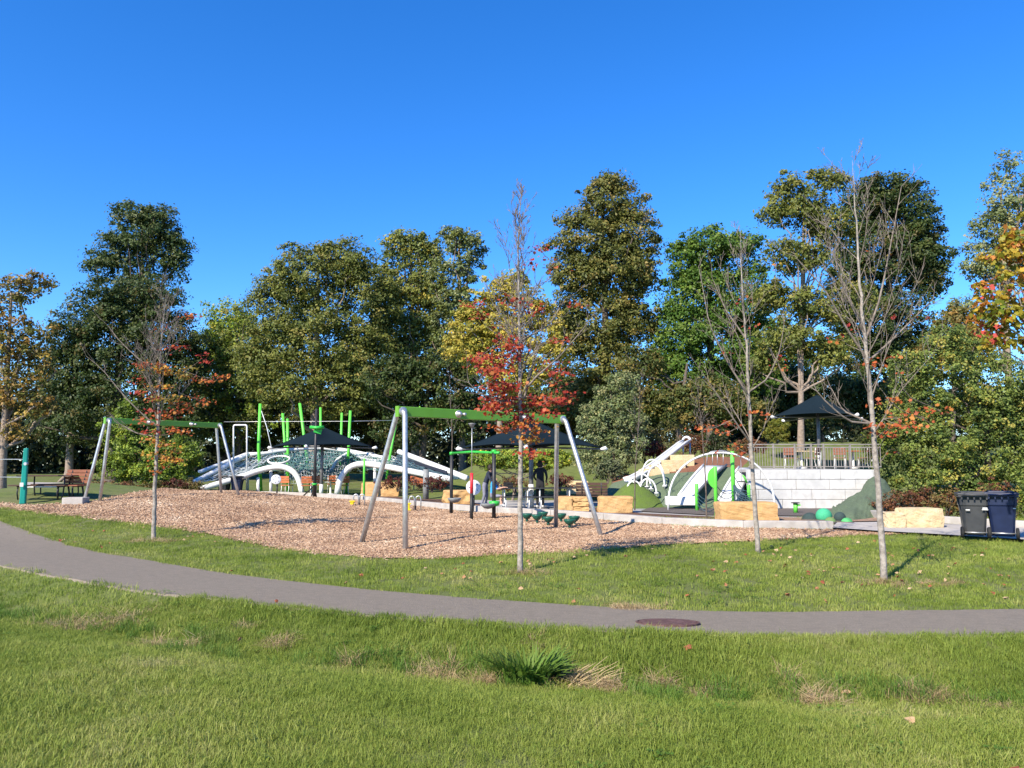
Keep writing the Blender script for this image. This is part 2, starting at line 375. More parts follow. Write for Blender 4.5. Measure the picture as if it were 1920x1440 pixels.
xs = np.r_[np.linspace(-220, -26, 26), np.arange(-25, 25, .16), np.linspace(25, 220, 26)]
ys = np.r_[np.linspace(-40, 0, 9), np.r_[np.arange(1, 20, .14), np.arange(20, 50, .25)], np.linspace(50, 330, 40)]
GX, GY = np.meshgrid(xs, ys); GZ = H(GX, GY)
tt = pdist(GX.ravel(), GY.ravel(), cen_c).reshape(GX.shape)
GZ = GZ - .035 * (np.abs(tt) < 1.05)
ins = inside(MULCH, GX.ravel(), GY.ravel()) & (np.abs(pdist(GX.ravel(), GY.ravel(), np.vstack([MULCH, MULCH[:1]]))) > .3)
GZ = GZ - .05 * ins.reshape(GX.shape)
ny, nx = GX.shape
ii = (np.arange(ny - 1)[:, None] * nx + np.arange(nx - 1)[None, :]).ravel()
lawn = struct(link('lawn', np_mesh('lawn', np.stack([GX.ravel(), GY.ravel(), GZ.ravel()], 1), 4, len(ii), np.stack([ii, ii + 1, ii + nx + 1, ii + nx], 1)), 'lawn_soil', None, True))
# asphalt path: ruled strip, slightly ragged edges
pv = []; pf = []; W = 9
for i in range(90):
    for k in range(W):
        q = near_s[i] * (1 - k / (W - 1)) + far_s[i] * (k / (W - 1))
        if k in (1, W - 2): q = (near_s[i] if k == 1 else far_s[i]) + rng.normal(0, .02, 2)
        if k in (0, W - 1): q = (near_s[i] if k == 0 else far_s[i]) + (near_s[i] - far_s[i]) * (.03 if k == 0 else -.03)
        pv.append((q[0], q[1], 0))
pv = np.array(pv); pz = H(pv[:, 0], pv[:, 1]) + .012; pz[0::W] -= .07; pz[W - 1::W] -= .07
pv[:, 2] = pz
for i in range(89):
    for k in range(W - 1): pf.append((i * W + k, (i + 1) * W + k, (i + 1) * W + k + 1, i * W + k + 1))
me = bpy.data.meshes.new('path'); me.from_pydata(pv.tolist(), [], pf); me.update()
if me.polygons[0].normal.z < 0: me.flip_normals()
struct(link('path', me, 'asphalt', None, False))
def Hm(x, y): return H(x, y) + .018 * wav(x * 1.1, y * 1.1) + .03 * wav(x * .5 + 2, y * .5)
mulch = sheet('mulch_bed', MULCH, .025, 'mulch_ground', .35, Hm)
# plaza, beds and rubber ground behind the kerb
back = [(1720,962),(1500,948),(1250,940),(1100,930),(900,922),(760,918),(600,917),(470,918)]
PLAZA = [tuple(p)[:2] for p in fl] + [tuple(flat(1640,996))[:2]] + [tuple(flat(*p))[:2] for p in back]
sheet('plaza', PLAZA, .02, 'pavement', .8, lambda x, y: H(x, y) * 0 + np.maximum(H(x, y) * (y < 34), 0) * 0)
def bed(name, px, m, off=.035, z=0.0):
    return sheet(name, [tuple(flat(x, y, z))[:2] for x, y in px], off + z, m, .6, lambda x, y: 0 * x)
bed('planting_bed', [(690,934),(752,941),(830,950),(872,955),(905,948),(860,938),(770,930),(700,929)], 'dark_mulch')
bed('planting_bed', [(1105,962),(1200,973),(1300,981),(1398,986),(1402,974),(1330,970),(1200,964),(1112,953)], 'dark_mulch')
bed('rubber_ground', [(1200,961),(1330,968),(1500,970),(1600,966),(1560,950),(1400,944),(1240,945)], 'rubber_dark', .05)
bed('planting_bed', [(1420,983),(1570,982),(1668,980),(1690,974),(1610,960),(1500,974),(1420,972)], 'mulch_ground', .06)
bed('walkway', [(1560,994),(1640,1000),(1760,1007),(1960,1020),(2100,1024),(2100,1004),(1920,993),(1760,987),(1660,983),(1570,984)], 'concrete', .07)
bed('play_lawn', [(430,927),(520,928),(660,933),(700,927),(690,918),(520,914),(420,916)], 'turf_bright', .03)
bed('dirt_court', [(40,925),(190,930),(190,919),(40,916)], 'concrete', .4, .12)
# concrete kerb: jointed lengths
kerb = struct(bpy.data.objects.new('kerb', None)); col.objects.link(kerb)
KP = resample(np.array([tuple(p)[:2] for p in fl]), 200); L = np.linalg.norm(np.diff(KP, axis=0), axis=1).sum()
KS = resample(KP, int(L / 2.2) + 1)
for a, b in zip(KS[:-1], KS[1:]):
    d = (b - a) / np.linalg.norm(b - a); n_ = np.array([-d[1], d[0]]); a2 = a + d * .006; b2 = b - d * .006
    q = [a2, b2, b2 + n_ * .28, a2 + n_ * .28]
    mb = MB(); mb.add([(p[0], p[1], -.3) for p in q] + [(p[0], p[1], .205) for p in q], [(3, 2, 1, 0), (4, 5, 6, 7), (0, 1, 5, 4), (1, 2, 6, 5), (2, 3, 7, 6), (3, 0, 4, 7)])
    mb.build('kerb_segment', 'concrete', kerb, bevel=.015)
# ---------------------------------------------------------------- terrace, wall, play hill
WY = 28.5; WZ = 1.46
wx0, wx1 = at(1404, 900, WY).x, at(1652, 900, WY).x
tr = MB(); tr.box(((wx0 + .1 + wx1) / 2, WY + 7.4, WZ - .06), (wx1 - wx0 - .1, 14, .1))
struct(tr.build('terrace', 'pavement'))
wall = thing('retaining_wall', 'pale grey retaining wall of large stacked concrete blocks below the fence', 'wall', ((wx0 + wx1) / 2, WY, 0))
MB().box(((wx0 + wx1) / 2, WY + .30, WZ / 2 - .02), (wx1 - wx0 - .1, .3, WZ - .05)).build('backing', 'wall_gap', wall)
ch = WZ / 4; x_off = [0.0, -.62, -.2, -.75]; blk = {}
for c in range(4):
    x = wx0 + x_off[c]; k = 0
    while x < wx1:
        w = [1.22, 1.22, .98, 1.22, .74][(k + c * 2) % 5]; x2 = min(x + w, wx1); x1 = max(x, wx0)
        if x2 - x1 > .12:
            mb = MB(); dz = rng.uniform(-.012, .012)
            mb.box(((x1 + x2) / 2, WY + .14 + c * .022 + dz, (c + .5) * ch), (x2 - x1 - .014, .28, ch - .014)).build('block', 'wall_block', wall, bevel=.012)
        x += w; k += 1
# metal fence along the terrace edge
fz0, fz1 = WZ + .02, WZ + .96
fence = thing('metal_fence', 'pale metal picket fence along the top of the retaining wall', 'fence', ((wx0 + wx1) / 2, WY + .35, WZ))
fx0, fx1 = wx0 + .1, wx1 + .2; fy = WY + .35
posts = [at(p, 850, fy).x for p in (1410, 1450, 1490, 1521, 1544, 1594, 1640)]
for x in posts: MB().box((x, fy, (fz0 + fz1) / 2), (.06, .06, fz1 - fz0)).build('post', 'rail_metal', fence)
for z in (fz1 - .03, fz1 - .14, fz0 + .08): MB().box(((fx0 + fx1) / 2, fy, z), (fx1 - fx0, .034, .036)).build('rail', 'rail_metal', fence)
bme = None; x = fx0 + .05
while x < fx1:
    if all(abs(x - p) > .05 for p in posts):
        if bme is None:
            b0 = MB().box((x, fy, (fz0 + fz1) / 2 - .04), (.018, .018, fz1 - fz0 - .24)).build('baluster', 'rail_metal', fence); bme = b0; bx = x
        else:
            o = bme.copy(); col.objects.link(o); o.parent = fence; o.location = (x - bx, 0, 0)
    x += .098
def ruled(name, top, bot, m, rows=8, n=40, bulge=0.0, noise=0.0, kind='structure'):
    T = resample(np.array([tuple(p) for p in top]), n); B = resample(np.array([tuple(p) for p in bot]), n)
    V = []; F = []
    for i in range(n):
        for k in range(rows):
            t = k / (rows - 1); q = T[i] * (1 - t) + B[i] * t; q = q + np.array([0, 0, bulge * math.sin(math.pi * t)])
            if noise and 0 < t < 1: q = q + np.array([0, 0, noise * (wav(np.array(q[0] * 3.7), np.array(q[1] * 3.7 + q[2] * 2)) * .55 + .4 * wav(np.array(q[0] * 9 + q[2] * 5), np.array(q[1] * 8 - q[2] * 4)))])
            V.append(q)
    for i in range(n - 1):
        for k in range(rows - 1): F.append((i * rows + k, i * rows + k + 1, (i + 1) * rows + k + 1, (i + 1) * rows + k))
    me = bpy.data.meshes.new(name); me.from_pydata([tuple(map(float, q)) for q in V], [], F); me.update()
    if sum(p.normal.z for p in me.polygons) < 0: me.flip_normals()
    o = link(name, me, m, None, True)
    return struct(o, kind) if kind else o
# green rubber slope, brown planted bank behind it
toe = [flat(1120, 948, .03), flat(1215, 951, .03), flat(1300, 954, .03), flat(1372, 954, .03), Vector((wx0 + .25, WY + .2, .03))]
crest = [at(1150, 905, 31.8), at(1195, 893, 31.5), at(1249, 888, 31.3), at(1306, 884, 31.0), at(1318, 877, 30.8), at(1362, 875, 30.6), Vector((wx0 + .25, 30.4, WZ - .02))]
ruled('play_hill', crest, toe, 'rubber_green', 10, 60, .1, .03)
ruled('planted_bank', [at(1140, 893, 38), at(1200, 887, 37), at(1245, 876, 36.5), at(1290, 860, 36.5), at(1340, 856, 36), at(1412, 858, 36)], [p + Vector((0, .0, -.01)) for p in crest], 'red_mulch', 8, 50, .05, .04)
# white embankment slides
def embank(label, tl, trr, br, bl, lip):
    t = thing('embankment_slide', label, 'slide', (bl + br) / 2, 'embankment slides')
    up = Vector((0, -.03, .05)); rows = 9
    mb = MB(); vs = []; fs = []
    for k in range(rows):
        s = k / (rows - 1); a = tl.lerp(bl, s); b = trr.lerp(br, s); sag = Vector((0, 0, .06 * math.sin(math.pi * s)))
        vs += [a + up + sag, b + up + sag]
    for k in range(rows - 1): fs.append((2 * k, 2 * k + 2, 2 * k + 3, 2 * k + 1))
    mb.add(vs, fs); o = mb.build('bedway', 'white_slide', t, True)
    sd = o.modifiers.new('solid', 'SOLIDIFY'); sd.thickness = .05; sd.offset = 0
    for a, b in ((tl, bl), (trr, br)):
        pts = [a.lerp(b, s / 8) + Vector((0, -.03, .10 + .06 * math.sin(math.pi * s / 8))) for s in range(9)]
        MB().tube(pts, .045, 8).build('side_rail', 'dull_steel' if a is trr else 'white_slide', t, True)
    if lip: 
        c = (bl + br) / 2
        MB().beam(bl + Vector((-.5, -.08, -.09)), br + Vector((0.0, -.08, -.09)), .45, .32).build('run_out', 'white_slide', t, bevel=.03)
    return t
embank('wide white embankment slide running down the green rubber slope on the left', at(1319, 876, 30.75), at(1362, 876, 30.6), at(1302, 934, 28.3), at(1272, 934, 28.4), True)
embank('white embankment slide beside the retaining wall, behind the climbing posts', at(1385, 880, 30.5), at(1409, 880, 30.4), at(1385, 945, 28.3), at(1345, 945, 28.3), False)
g = thing('guard_rail', 'thin bowed grey guard rail at the top of the wide embankment slide', 'railing', at(1345, 875, 30.9))
MB().tube([at(1325, 876, 30.9), at(1326, 852, 30.9), at(1333, 847, 30.9), at(1350, 845, 30.9), at(1366, 847, 30.9), at(1370, 852, 30.9), at(1369, 876, 30.9)], .022, 6).build('top_rail', 'galvanised', g, True)
for p in (1336, 1345, 1356): MB().tube([at(p, 876, 30.9), at(p, 846, 30.9)], .014, 6).build('picket', 'galvanised', g, True)
# bright green turf mound
c = flat(1212, 954, 0); mv = []; mf = []; n1, n2 = 12, 40
for i in range(n1):
    r = i / (n1 - 1)
    for k in range(n2):
        a = 2 * math.pi * k / n2; rx = 1.75 if math.cos(a) > 0 else 1.45
        z = .93 * (.5 + .5 * math.cos(math.pi * r ** .95)); mv.append((c.x - .38 + math.cos(a) * r * rx, c.y + .9 + math.sin(a) * r * 1.2, z + .02))
for i in range(n1 - 1):
    for k in range(n2): mf.append((i * n2 + k, (i + 1) * n2 + k, (i + 1) * n2 + (k + 1) % n2, i * n2 + (k + 1) % n2))
mo = MB().add(mv, mf).build('turf_mound', 'turf_bright', None, True); struct(mo)
# long white slide
t = thing('white_slide', 'long narrow white slide coming down over the limestone steps', 'slide', at(1187, 905, 30.6))
A, B = at(1284, 830, 35.2), at(1187, 900, 30.6); w = Vector((.11, -.09, 0))
pts = [A + Vector((.12, .15, .02)), A.lerp(B, .06), A.lerp(B, .3) + Vector((0, 0, -.03)), A.lerp(B, .6) + Vector((0, 0, -.06)), A.lerp(B, .85) + Vector((0, 0, -.05)), B + Vector((0, 0, .02)), B + Vector((-.25, -.2, -.04))]
mb = MB()
for sgn in (-1, 1):
    MB().tube([p + w * sgn * 1.25 + Vector((0, 0, .10)) for p in pts], .05, 8).build('side_rail', 'white_slide', t, True)
vs = []; fs = []
for p in pts: vs += [p - w * 1.25 + Vector((0, 0, .08)), p - w * .9 - Vector((0, 0, .05)), p + w * .9 - Vector((0, 0, .05)), p + w * 1.25 + Vector((0, 0, .08))]
for i in range(len(pts) - 1):
    for k in range(3): fs.append((i * 4 + k, i * 4 + k + 1, i * 4 + k + 5, i * 4 + k + 4))
o = mb.add(vs, fs).build('chute', 'white_slide', t, True); sd = o.modifiers.new('solid', 'SOLIDIFY'); sd.thickness = .05
hood = [A + Vector((.12, .15, .05)) + w * 1.3 * math.cos(math.pi * k / 8) + Vector((0, 0, .16 * math.sin(math.pi * k / 8) + .05)) for k in range(9)]
MB().tube(hood, .06, 8).build('entry_arch', 'white_slide', t, True)
for sgn in (-1, 1):
    q = A + w * 1.2 * sgn + Vector((.1, .12, 0)); MB().tube([q, Vector((q.x, q.y, 1.85))], .04, 8).build('support_post', 'galvanised', t, True)
# climbing hoops on the slope
def arch(p0, p1, h, n=14):
    p0 = Vector(p0); p1 = Vector(p1); out = []
    for k in range(n + 1):
        a = math.pi * k / n; s = .5 - .5 * math.cos(a); q = p0.lerp(p1, s); out.append(q + Vector((0, 0, h * math.sin(a) ** .8)))
    return out
HL = ['tallest white climbing hoop on the green slope, nearest the limestone steps', 'white climbing hoop just in front of the tallest one on the slope', 'middle white climbing hoop on the green slope beside the long slide', 'low white climbing hoop just above the bright turf mound', 'smallest white hoop poking out behind the turf mound']
hoops = [((1203, 905), (1247, 910), 862, 30.9), ((1213, 913), (1246, 912), 873, 30.3), ((1187, 915), (1221, 917), 889, 30.0), ((1200, 922), (1231, 925), 898, 29.6), ((1175, 922), (1203, 922), 902, 29.3)]
for (a, b, top, d), lb in zip(hoops, HL):
    hd_ = lambda y_: 14.70 / (.4556 + (y_ - 868) / 1442) - .12
    A, B = at(*a, hd_(a[1])), at(*b, hd_(b[1])); zt = at(a[0], top, (A.y + B.y) / 2).z
    A.z -= .08; B.z -= .08
    t = thing('climbing_hoop', lb, 'hoop', (A + B) / 2, 'climbing hoops on the slope')
    MB().tube(arch(A, B, zt - (A.z + B.z) / 2, 18), .034, 8).build('hoop_tube', 'white_paint', t, True)
    for q in (A, B): MB().lathe([(.09, 0), (.09, .03), (.05, .04)], q + Vector((0, 0, .08)), 12).build('footplate', 'white_paint', t)
# stone steps
def steps(label, pts, w, hgt, dep, d_):
    t = thing('stone_steps', label, 'steps', pts[0])
    for p in pts:
        mb = MB(); mb.box(p + Vector((0, dep * .4, -hgt * .5)), (w * rng.uniform(.9, 1.1), dep * 1.5, hgt), rng.uniform(-.08, .08)); rough_block(mb, .02)
        mb.build('step', 'limestone_pale', t, bevel=.015)
    return t
def rough_block(mb, amt):
    mb.v = [tuple(np.array(p) + rng.normal(0, amt, 3)) for p in mb.v]
def rock(name, m, parent, c, size, rz, amt=.05, seed=0, nn=7, slant=0.0):
    """a quarried stone: a finely cut box pushed in and out"""
    bm = bmesh.new(); bmesh.ops.create_cube(bm, size=1); bmesh.ops.subdivide_edges(bm, edges=bm.edges[:], cuts=nn, use_grid_fill=True)
    r = np.random.default_rng(seed); ph = r.uniform(0, 6, 9); rot = Matrix.Rotation(rz, 3, 'Z')
    for v in bm.verts:
        p = v.co.copy(); e = sum(abs(abs(k) - .5) < 1e-4 for k in p)
        shrink = 1 - .03 * (e >= 2) - .03 * (e == 3)
        q = Vector((p.x * size[0], p.y * size[1], p.z * size[2])) * shrink
        q.x += slant * (p.z + .5) * size[2]
        nz = amt * (math.sin(q.x * 7 + ph[0] + q.z * 5) * math.sin(q.z * 9 + ph[1]) + .7 * math.sin(q.x * 17 + ph[2]) * math.sin(q.z * 15 + q.y * 11 + ph[3])) + r.normal(0, amt * .35)
        if abs(p.z - .5) > .01: q += Vector((p.x, p.y, 0)).normalized() * nz if (abs(p.x) + abs(p.y)) > .01 else Vector()
        else: q.z += nz * .25
        v.co = Vector(c) + rot @ q - Vector(OFF.get(parent, (0, 0, 0)))
    me = bpy.data.meshes.new(name); bm.to_mesh(me); bm.free()
    return link(name, me, m, parent)
steps('pale limestone steps climbing the bank beside the long white slide', [at(1228, 880, 31.5), at(1243, 871, 32.0), at(1259, 862, 32.6), at(1277, 853, 33.2)], 1.0, .5, .55, 0)
steps('pale limestone steps leading up the grass behind the dark tables', [at(1087, 916, 33.5), at(1085, 909, 34.2), at(1082, 902, 34.9), at(1080, 900, 35.8)], 1.0, .2, .5, 0)
# loose limestone blocks
BL = [(675, 747, 905, 931, 'limestone', 'squared golden limestone block nearest the shaded orange chairs', 0, .07),
      (1043, 1103, 932, 960, 'limestone', 'layered golden limestone block at the corner of the dark tables', 0, .05),
      (1124, 1186, 932, 962, 'limestone', 'golden limestone block in front of the brown bench', 0, .09),
      (1355, 1463, 943, 979, 'limestone', 'largest golden limestone block, in front of the climbing posts', 0, -.08)]
for k, (x0, x1, yt, yb, m, lb, rz, sl_) in enumerate(BL):
    p = flat((x0 + x1) / 2, yb, .03); s = p.y / FPX; w = (x1 - x0) * s; h = (yb - yt) * s
    t = thing('limestone_block', lb, 'stone block', p, 'limestone blocks')
    if k == 1:
        rock('block_face', m, t, p + Vector((-w * .23, .4, h / 2)), (w * .52, .8, h), 0, .02, 5)
        for j in range(3): rock('layer', m, t, p + Vector((w * .26, .38, h * (j + .5) / 3)), (w * .5, .76, h / 3 - .012), 0, .03, 9 + j, 4)
    else: rock('stone', m, t, p + Vector((0, .42, h / 2 - .02)), (w, .8, h + .04), rz, .017, k * 3 + 1, 9, sl_)
p = flat(856, 946, .02); t = thing('limestone_boulder', 'rounded golden limestone boulder behind the bowl posts', 'boulder', p, 'limestone blocks')
o = rock('stone', 'limestone', t, p + Vector((0, .4, .26)), (1.22, .8, .62), .1, .07, 77, 9); 
sb = o.modifiers.new('round', 'SUBSURF'); sb.levels = 1; sb.render_levels = 1
p = flat(1720, 991, .05); t = thing('limestone_block', 'long pale two-level limestone block left of the grey wheeled bin', 'stone block', p, 'limestone blocks')
rock('stone', 'limestone_pale', t, p + Vector((.25, .35, .24)), (.98, .6, .52), 0, .02, 31, 8)
rock('low_ledge', 'limestone_pale', t, p + Vector((-.47, .33, .19)), (.48, .55, .40), 0, .02, 33, 8)
# grey kerb wall by the balls
ka, kb = flat(1612, 966, .03), flat(1692, 983, .03)
mb = MB(); mb.beam(ka + Vector((0, .15, .1)), kb + Vector((.2, .15, .1)), .25, .26); struct(mb.build('kerb', 'concrete', None, bevel=.015))
mb = MB(); mb.beam(flat(1775, 981, .05) + Vector((0, .2, .08)), flat(1990, 995, .05) + Vector((0, .2, .08)), .2, .2); struct(mb.build('kerb', 'concrete', None, bevel=.015))
p = gnd(135, 946); MB().box(p + Vector((0, .2, .08)), (.62, .5, .26), .1).build('x', 'concrete')
o = bpy.data.objects['x']; o.name = 'concrete_footing'; tag(o, 'low white concrete footing at the left tip of the mulch bed', 'footing'); 
b_ = o.modifiers.new('bevel', 'BEVEL'); b_.width = .02; b_.segments = 2
# green artificial rock by the wall
gv = [];
r0 = at(1640, 905, 28.0)
ruled('rubber_rock', [at(1588, 952, 27.9), at(1600, 935, 28.05), at(1618, 918, 28.15), at(1630, 898, 28.2), at(1643, 891, 28.2), at(1660, 900, 28.2), at(1684, 940, 28.2)], [flat(1545, 968, .05), flat(1560, 972, .05), flat(1590, 976, .05), flat(1618, 974, .05), flat(1640, 971, .05), flat(1670, 969, .05), flat(1692, 966, .05)], 'rubber_green', 22, 60, .16, .17)
bpy.data.objects['rubber_rock'].pop('kind', None); tag(bpy.data.objects['rubber_rock'], 'lumpy grey green artificial rock slope at the right end of the retaining wall', 'rock')
# ---------------------------------------------------------------- rubber balls, stool, pods
BB = [(1519, 974, 15, 'ball_dark', .85, 'dark green half-buried rubber dome left of the green ball'), (1545, 975, 14.5, 'ball_green', 1.5, 'largest mint green rubber ball in the cluster by the rock'), (1557, 979, 10.5, 'ball_olive', .9, 'olive rubber dome in front of the mint green ball'), (1575, 977, 10.5, 'ball_dark', 1.6, 'dark green rubber ball between the olive and lime domes'), (1588, 979, 11, 'ball_lime', .75, 'low lime green rubber dome at the right of the cluster')]
for x, y, rp, m, hh, lb in BB:
    p = flat(x, y, .07); r = rp * p.y / FPX; t = thing('rubber_ball', lb, 'ball', p, 'rubber balls by the rock')
    th0 = math.acos(max(-1, min(1, (hh - 1)))) ; prof = []
    for k in range(15):
        a = -math.asin(max(-1, min(1, hh - 1))) + (math.pi / 2 + math.asin(max(-1, min(1, hh - 1)))) * k / 14
        prof.append((max(r * math.cos(a), .002), r * (hh - 1) + r * math.sin(a)))
    MB().lathe(prof, p, 28).build('dome', m, t, True)
    MB().lathe([(prof[0][0] + .02, -.02), (prof[0][0] + .02, .012), (prof[0][0], .02)], p, 28).build('base_ring', 'rubber_dark', t)
p = flat(1492, 961, .05); t = thing('play_stool', 'short green stool with dark cap standing before the retaining wall', 'stool', p)
MB().lathe([(.07, 0), (.07, .30)], p, 16).build('stem', 'lime_paint', t, True); MB().lathe([(.06, .30), (.14, .31), (.14, .335), (.05, .345)], p, 16).build('cap', 'black_paint', t)
MB().box(p + Vector((.1, -.05, .25)), (.08, .05, .06)).build('bracket', 'lime_paint', t)
PL = [('leftmost dark green stepping pod, beside the young red maple trunk', 988, 970), ('dark green stepping pod second from the maple trunk', 1007, 972), ('rear dark green stepping pod standing behind its neighbours', 1018, 967), ('low dark green stepping pod left of the grey swing leg', 1028, 976), ('tall dark green stepping pod just right of the grey swing leg', 1052, 970), ('dark green stepping pod at the far right of the row', 1077, 975), ('front low dark green stepping pod near the slanted swing leg', 1068, 981)]
for lb, x, y in PL:
    p = flat(x, y + 9, .03); t = thing('stepping_pod', lb, 'stepping pod', p, 'green stepping pods'); h = 11 * p.y / FPX
    MB().lathe([(.035, 0), (.035, h * .7)], p, 12).build('stem', 'pod_green', t, True)
    MB().lathe([(.03, h * .45), (.075, h * .6), (.125, h * .95), (.15, h * 1.25), (.152, h * 1.42), (.145, h * 1.45), (.10, h * 1.40), (.01, h * 1.36)], p, 20).build('cup', 'pod_green', t, True)
# ---------------------------------------------------------------- swing frames
def swing(label, feet, beam, bz, r, bh, bt, brk):
    F = [gnd(*f) for f in feet]                     # front-left, rear-left, front-right, rear-right
    dl, dr = (F[0].y + F[1].y) / 2, (F[2].y + F[3].y) / 2
    A = at(*beam[0], dl); B = at(*beam[1], dr); z = (A.z + B.z) / 2 if bz is None else bz
    A.z = B.z = z
    t = thing('swing_frame', label, 'swing frame', (F[0] + F[3]) / 2, 'swing frames')
    ax = (B - A).normalized(); nrm = Vector((ax.y, -ax.x, 0))             # towards the camera
    if nrm.y > 0: nrm = -nrm
    A2, B2 = A - ax * .1, B + ax * .1
    bo = MB().beam(A2, B2, bt, bh).build('crossbeam', 'swing_green', t, bevel=.012)
    MB().beam(A2 - ax * .004, A2 + ax * .03, bt + .012, bh + .012).build('end_cap', 'swing_green', bo); MB().beam(B2 - ax * .03, B2 + ax * .004, bt + .012, bh + .012).build('end_cap', 'swing_green', bo)
    for f, q, sg, mm in ((F[0], A, 1, 'galvanised'), (F[1], A, -1, 'galvanised'), (F[2], B, 1, 'galvanised'), (F[3], B, -1, 'dull_steel')):
        c = q + nrm * sg * (bt / 2); out = c + nrm * sg * (r * 1.6)
        d = (f - out).normalized(); e1 = out + d * .18
        pts = [c]
        for k in range(1, 6):
            s = k / 6; pts.append(c.lerp(out, min(1, s * 1.3)).lerp(out.lerp(e1, s), s))
        leg = MB().tube(pts + [e1, f.lerp(e1, .5), f + d * .15], r, 14).build('leg', 'galvanised', t, True)
        MB().lathe([(r * 1.7, -.004), (r * 1.7, .03), (r * 1.15, .045)], c, 16, nrm * sg).build('flange', 'galvanised', leg)
    for s in brk:
        q = A.lerp(B, s) + nrm * (bt / 2 + .004)
        b_ = MB().lathe([(bh * .40, 0), (bh * .40, .015), (bh * .25, .02), (bh * .2, .10), (bh * .1, .11)], q, 16, nrm).build('hanger_bracket', 'galvanised', t, True)
        MB().lathe([(bh * .16, 0), (bh * .16, .09)], q + ax * .12 + nrm * .01, 12, nrm).build('bearing', 'galvanised', b_, True)
    for s in (.1, .9):
        q = A.lerp(B, s) + Vector((0, 0, bh / 2)); MB().lathe([(.02, 0), (.02, .02), (.012, .03)], q, 8).build('bolt', 'swing_green', t)
    return A, B, ax, nrm
sA, sB, sax, snr = swing('large green-beamed swing frame with galvanised legs, nearest on the mulch', [(760, 1032), (678, 1018), (1127, 1005), (1042, 991)], [(752, 776), (1052, 783)], None, .056, .215, .12, (.31, .72))
swing('smaller-looking green-beamed swing frame behind the young orange maple at left', [(187, 941), (157, 942), (448, 931), (415, 927)], [(202, 792), (410, 795)], None, .05, .19, .12, (.33, .72))
# ---------------------------------------------------------------- wheeled bins
def bin_(label, loc, rz, body, lidm, s=1.0, mark=None):
    t = thing('wheeled_bin', label, 'bin', (0, 0, 0), 'wheeled bins'); OFF[t] = Vector((0, 0, 0))
    w, d, h = .57, .60, .93
    b = MB(); prof = [(0.06, .74), (.5, .86), (.7, .93), (.72, .99), (h, 1.0)]; vs = []; fs = []
    for z, k in prof:
        c = .05
        for x, y in ((-1, -1), (1, -1), (1, 1), (-1, 1)):
            X, Y = x * w / 2 * k, y * d / 2 * k
            for dx, dy in (((0, c * -y), (c * -x, 0)) if x * y < 0 else ((c * -x, 0), (0, c * -y))): vs.append((X + dx, Y + dy, z))
    for i in range(len(prof) - 1):
        for k in range(8): fs.append((i * 8 + k, i * 8 + (k + 1) % 8, (i + 1) * 8 + (k + 1) % 8, (i + 1) * 8 + k))
    fs.append(tuple(range(7, -1, -1))); fs.append(tuple((len(prof) - 1) * 8 + k for k in range(8)))
    bo = b.add(vs, fs).build('body', body, t, bevel=.01)
    MB().box((0, 0, h - .012), (w + .05, d + .05, .045)).build('rim', body, bo, bevel=.012)
    for k in range(5): MB().box((-.24 + .12 * k, -d / 2 - .026, h - .055), (.03, .02, .05)).build('rib', body, bo)
    lid = MB(); lid.box((0, .01, h + .035), (w + .07, d + .08, .05)); lid.box((0, .0, h + .072), (w - .08, d - .1, .03)); lo = lid.build('lid', lidm, t, bevel=.018)
    MB().tube([(-w / 2 + .04, -d / 2 - .06, h + .02), (w / 2 - .04, -d / 2 - .06, h + .02)], .018, 8).build('handle', lidm, t, True)
    for sg in (-1, 1): MB().box((sg * (w / 2 - .05), -d / 2 - .03, h + .02), (.03, .08, .04)).build('hinge', lidm, t)
    MB().tube([(-w / 2 + .03, -d / 2 + .06, .125), (w / 2 - .03, -d / 2 + .06, .125)], .013, 8).build('axle', 'galvanised', t, True)
    for sg in (-1, 1):
        wh = MB().lathe([(.05, -.03), (.115, -.028), (.125, -.015), (.125, .015), (.115, .028), (.05, .03)], (sg * (w / 2 - .03), -d / 2 + .06, .125), 20, (1, 0, 0)).build('wheel', 'tyre', t, True)
        MB().lathe([(.045, -.034), (.045, .034)], (sg * (w / 2 - .03), -d / 2 + .06, .125), 12, (1, 0, 0)).build('hub', 'bin_grey', wh)
    if mark:
        for (mx, mz, mw, mh) in mark: MB().box((mx, -d / 2 * .93 - .01 - .0, mz), (mw, .012, mh)).build('white_print', 'white_paint', bo)
    t.location = loc; t.rotation_euler = (0, 0, rz); t.scale = (s, s, s)
    return t
bin_('charcoal grey wheeled bin standing left of the blue bin by the lawn', flat(1834, 1010, .075) + Vector((.1, .3, 0)), -.42, 'bin_grey', 'bin_grey', .98, [(-.13, .62, .08, .02), (.2, .66, .09, .035), (.2, .63, .12, .012)])
bin_('dark blue wheeled bin at the right edge beside the grey bin', flat(1889, 1012, .075) + Vector((.1, .3, 0)), -.5, 'bin_blue', 'bin_blue', 1.0, [(.22, .66, .05, .018)])
bin_('black wheeled bin behind the far swing legs, under the white tubes', flat(416, 928, .03) + Vector((0, .3, 0)), -.1, 'bin_black', 'bin_black', 1.0)
bin_('dark blue-black wheeled bin right of the far swing legs', flat(440, 929, .03) + Vector((0, .3, 0)), .1, 'bin_blue', 'bin_black', 1.0)
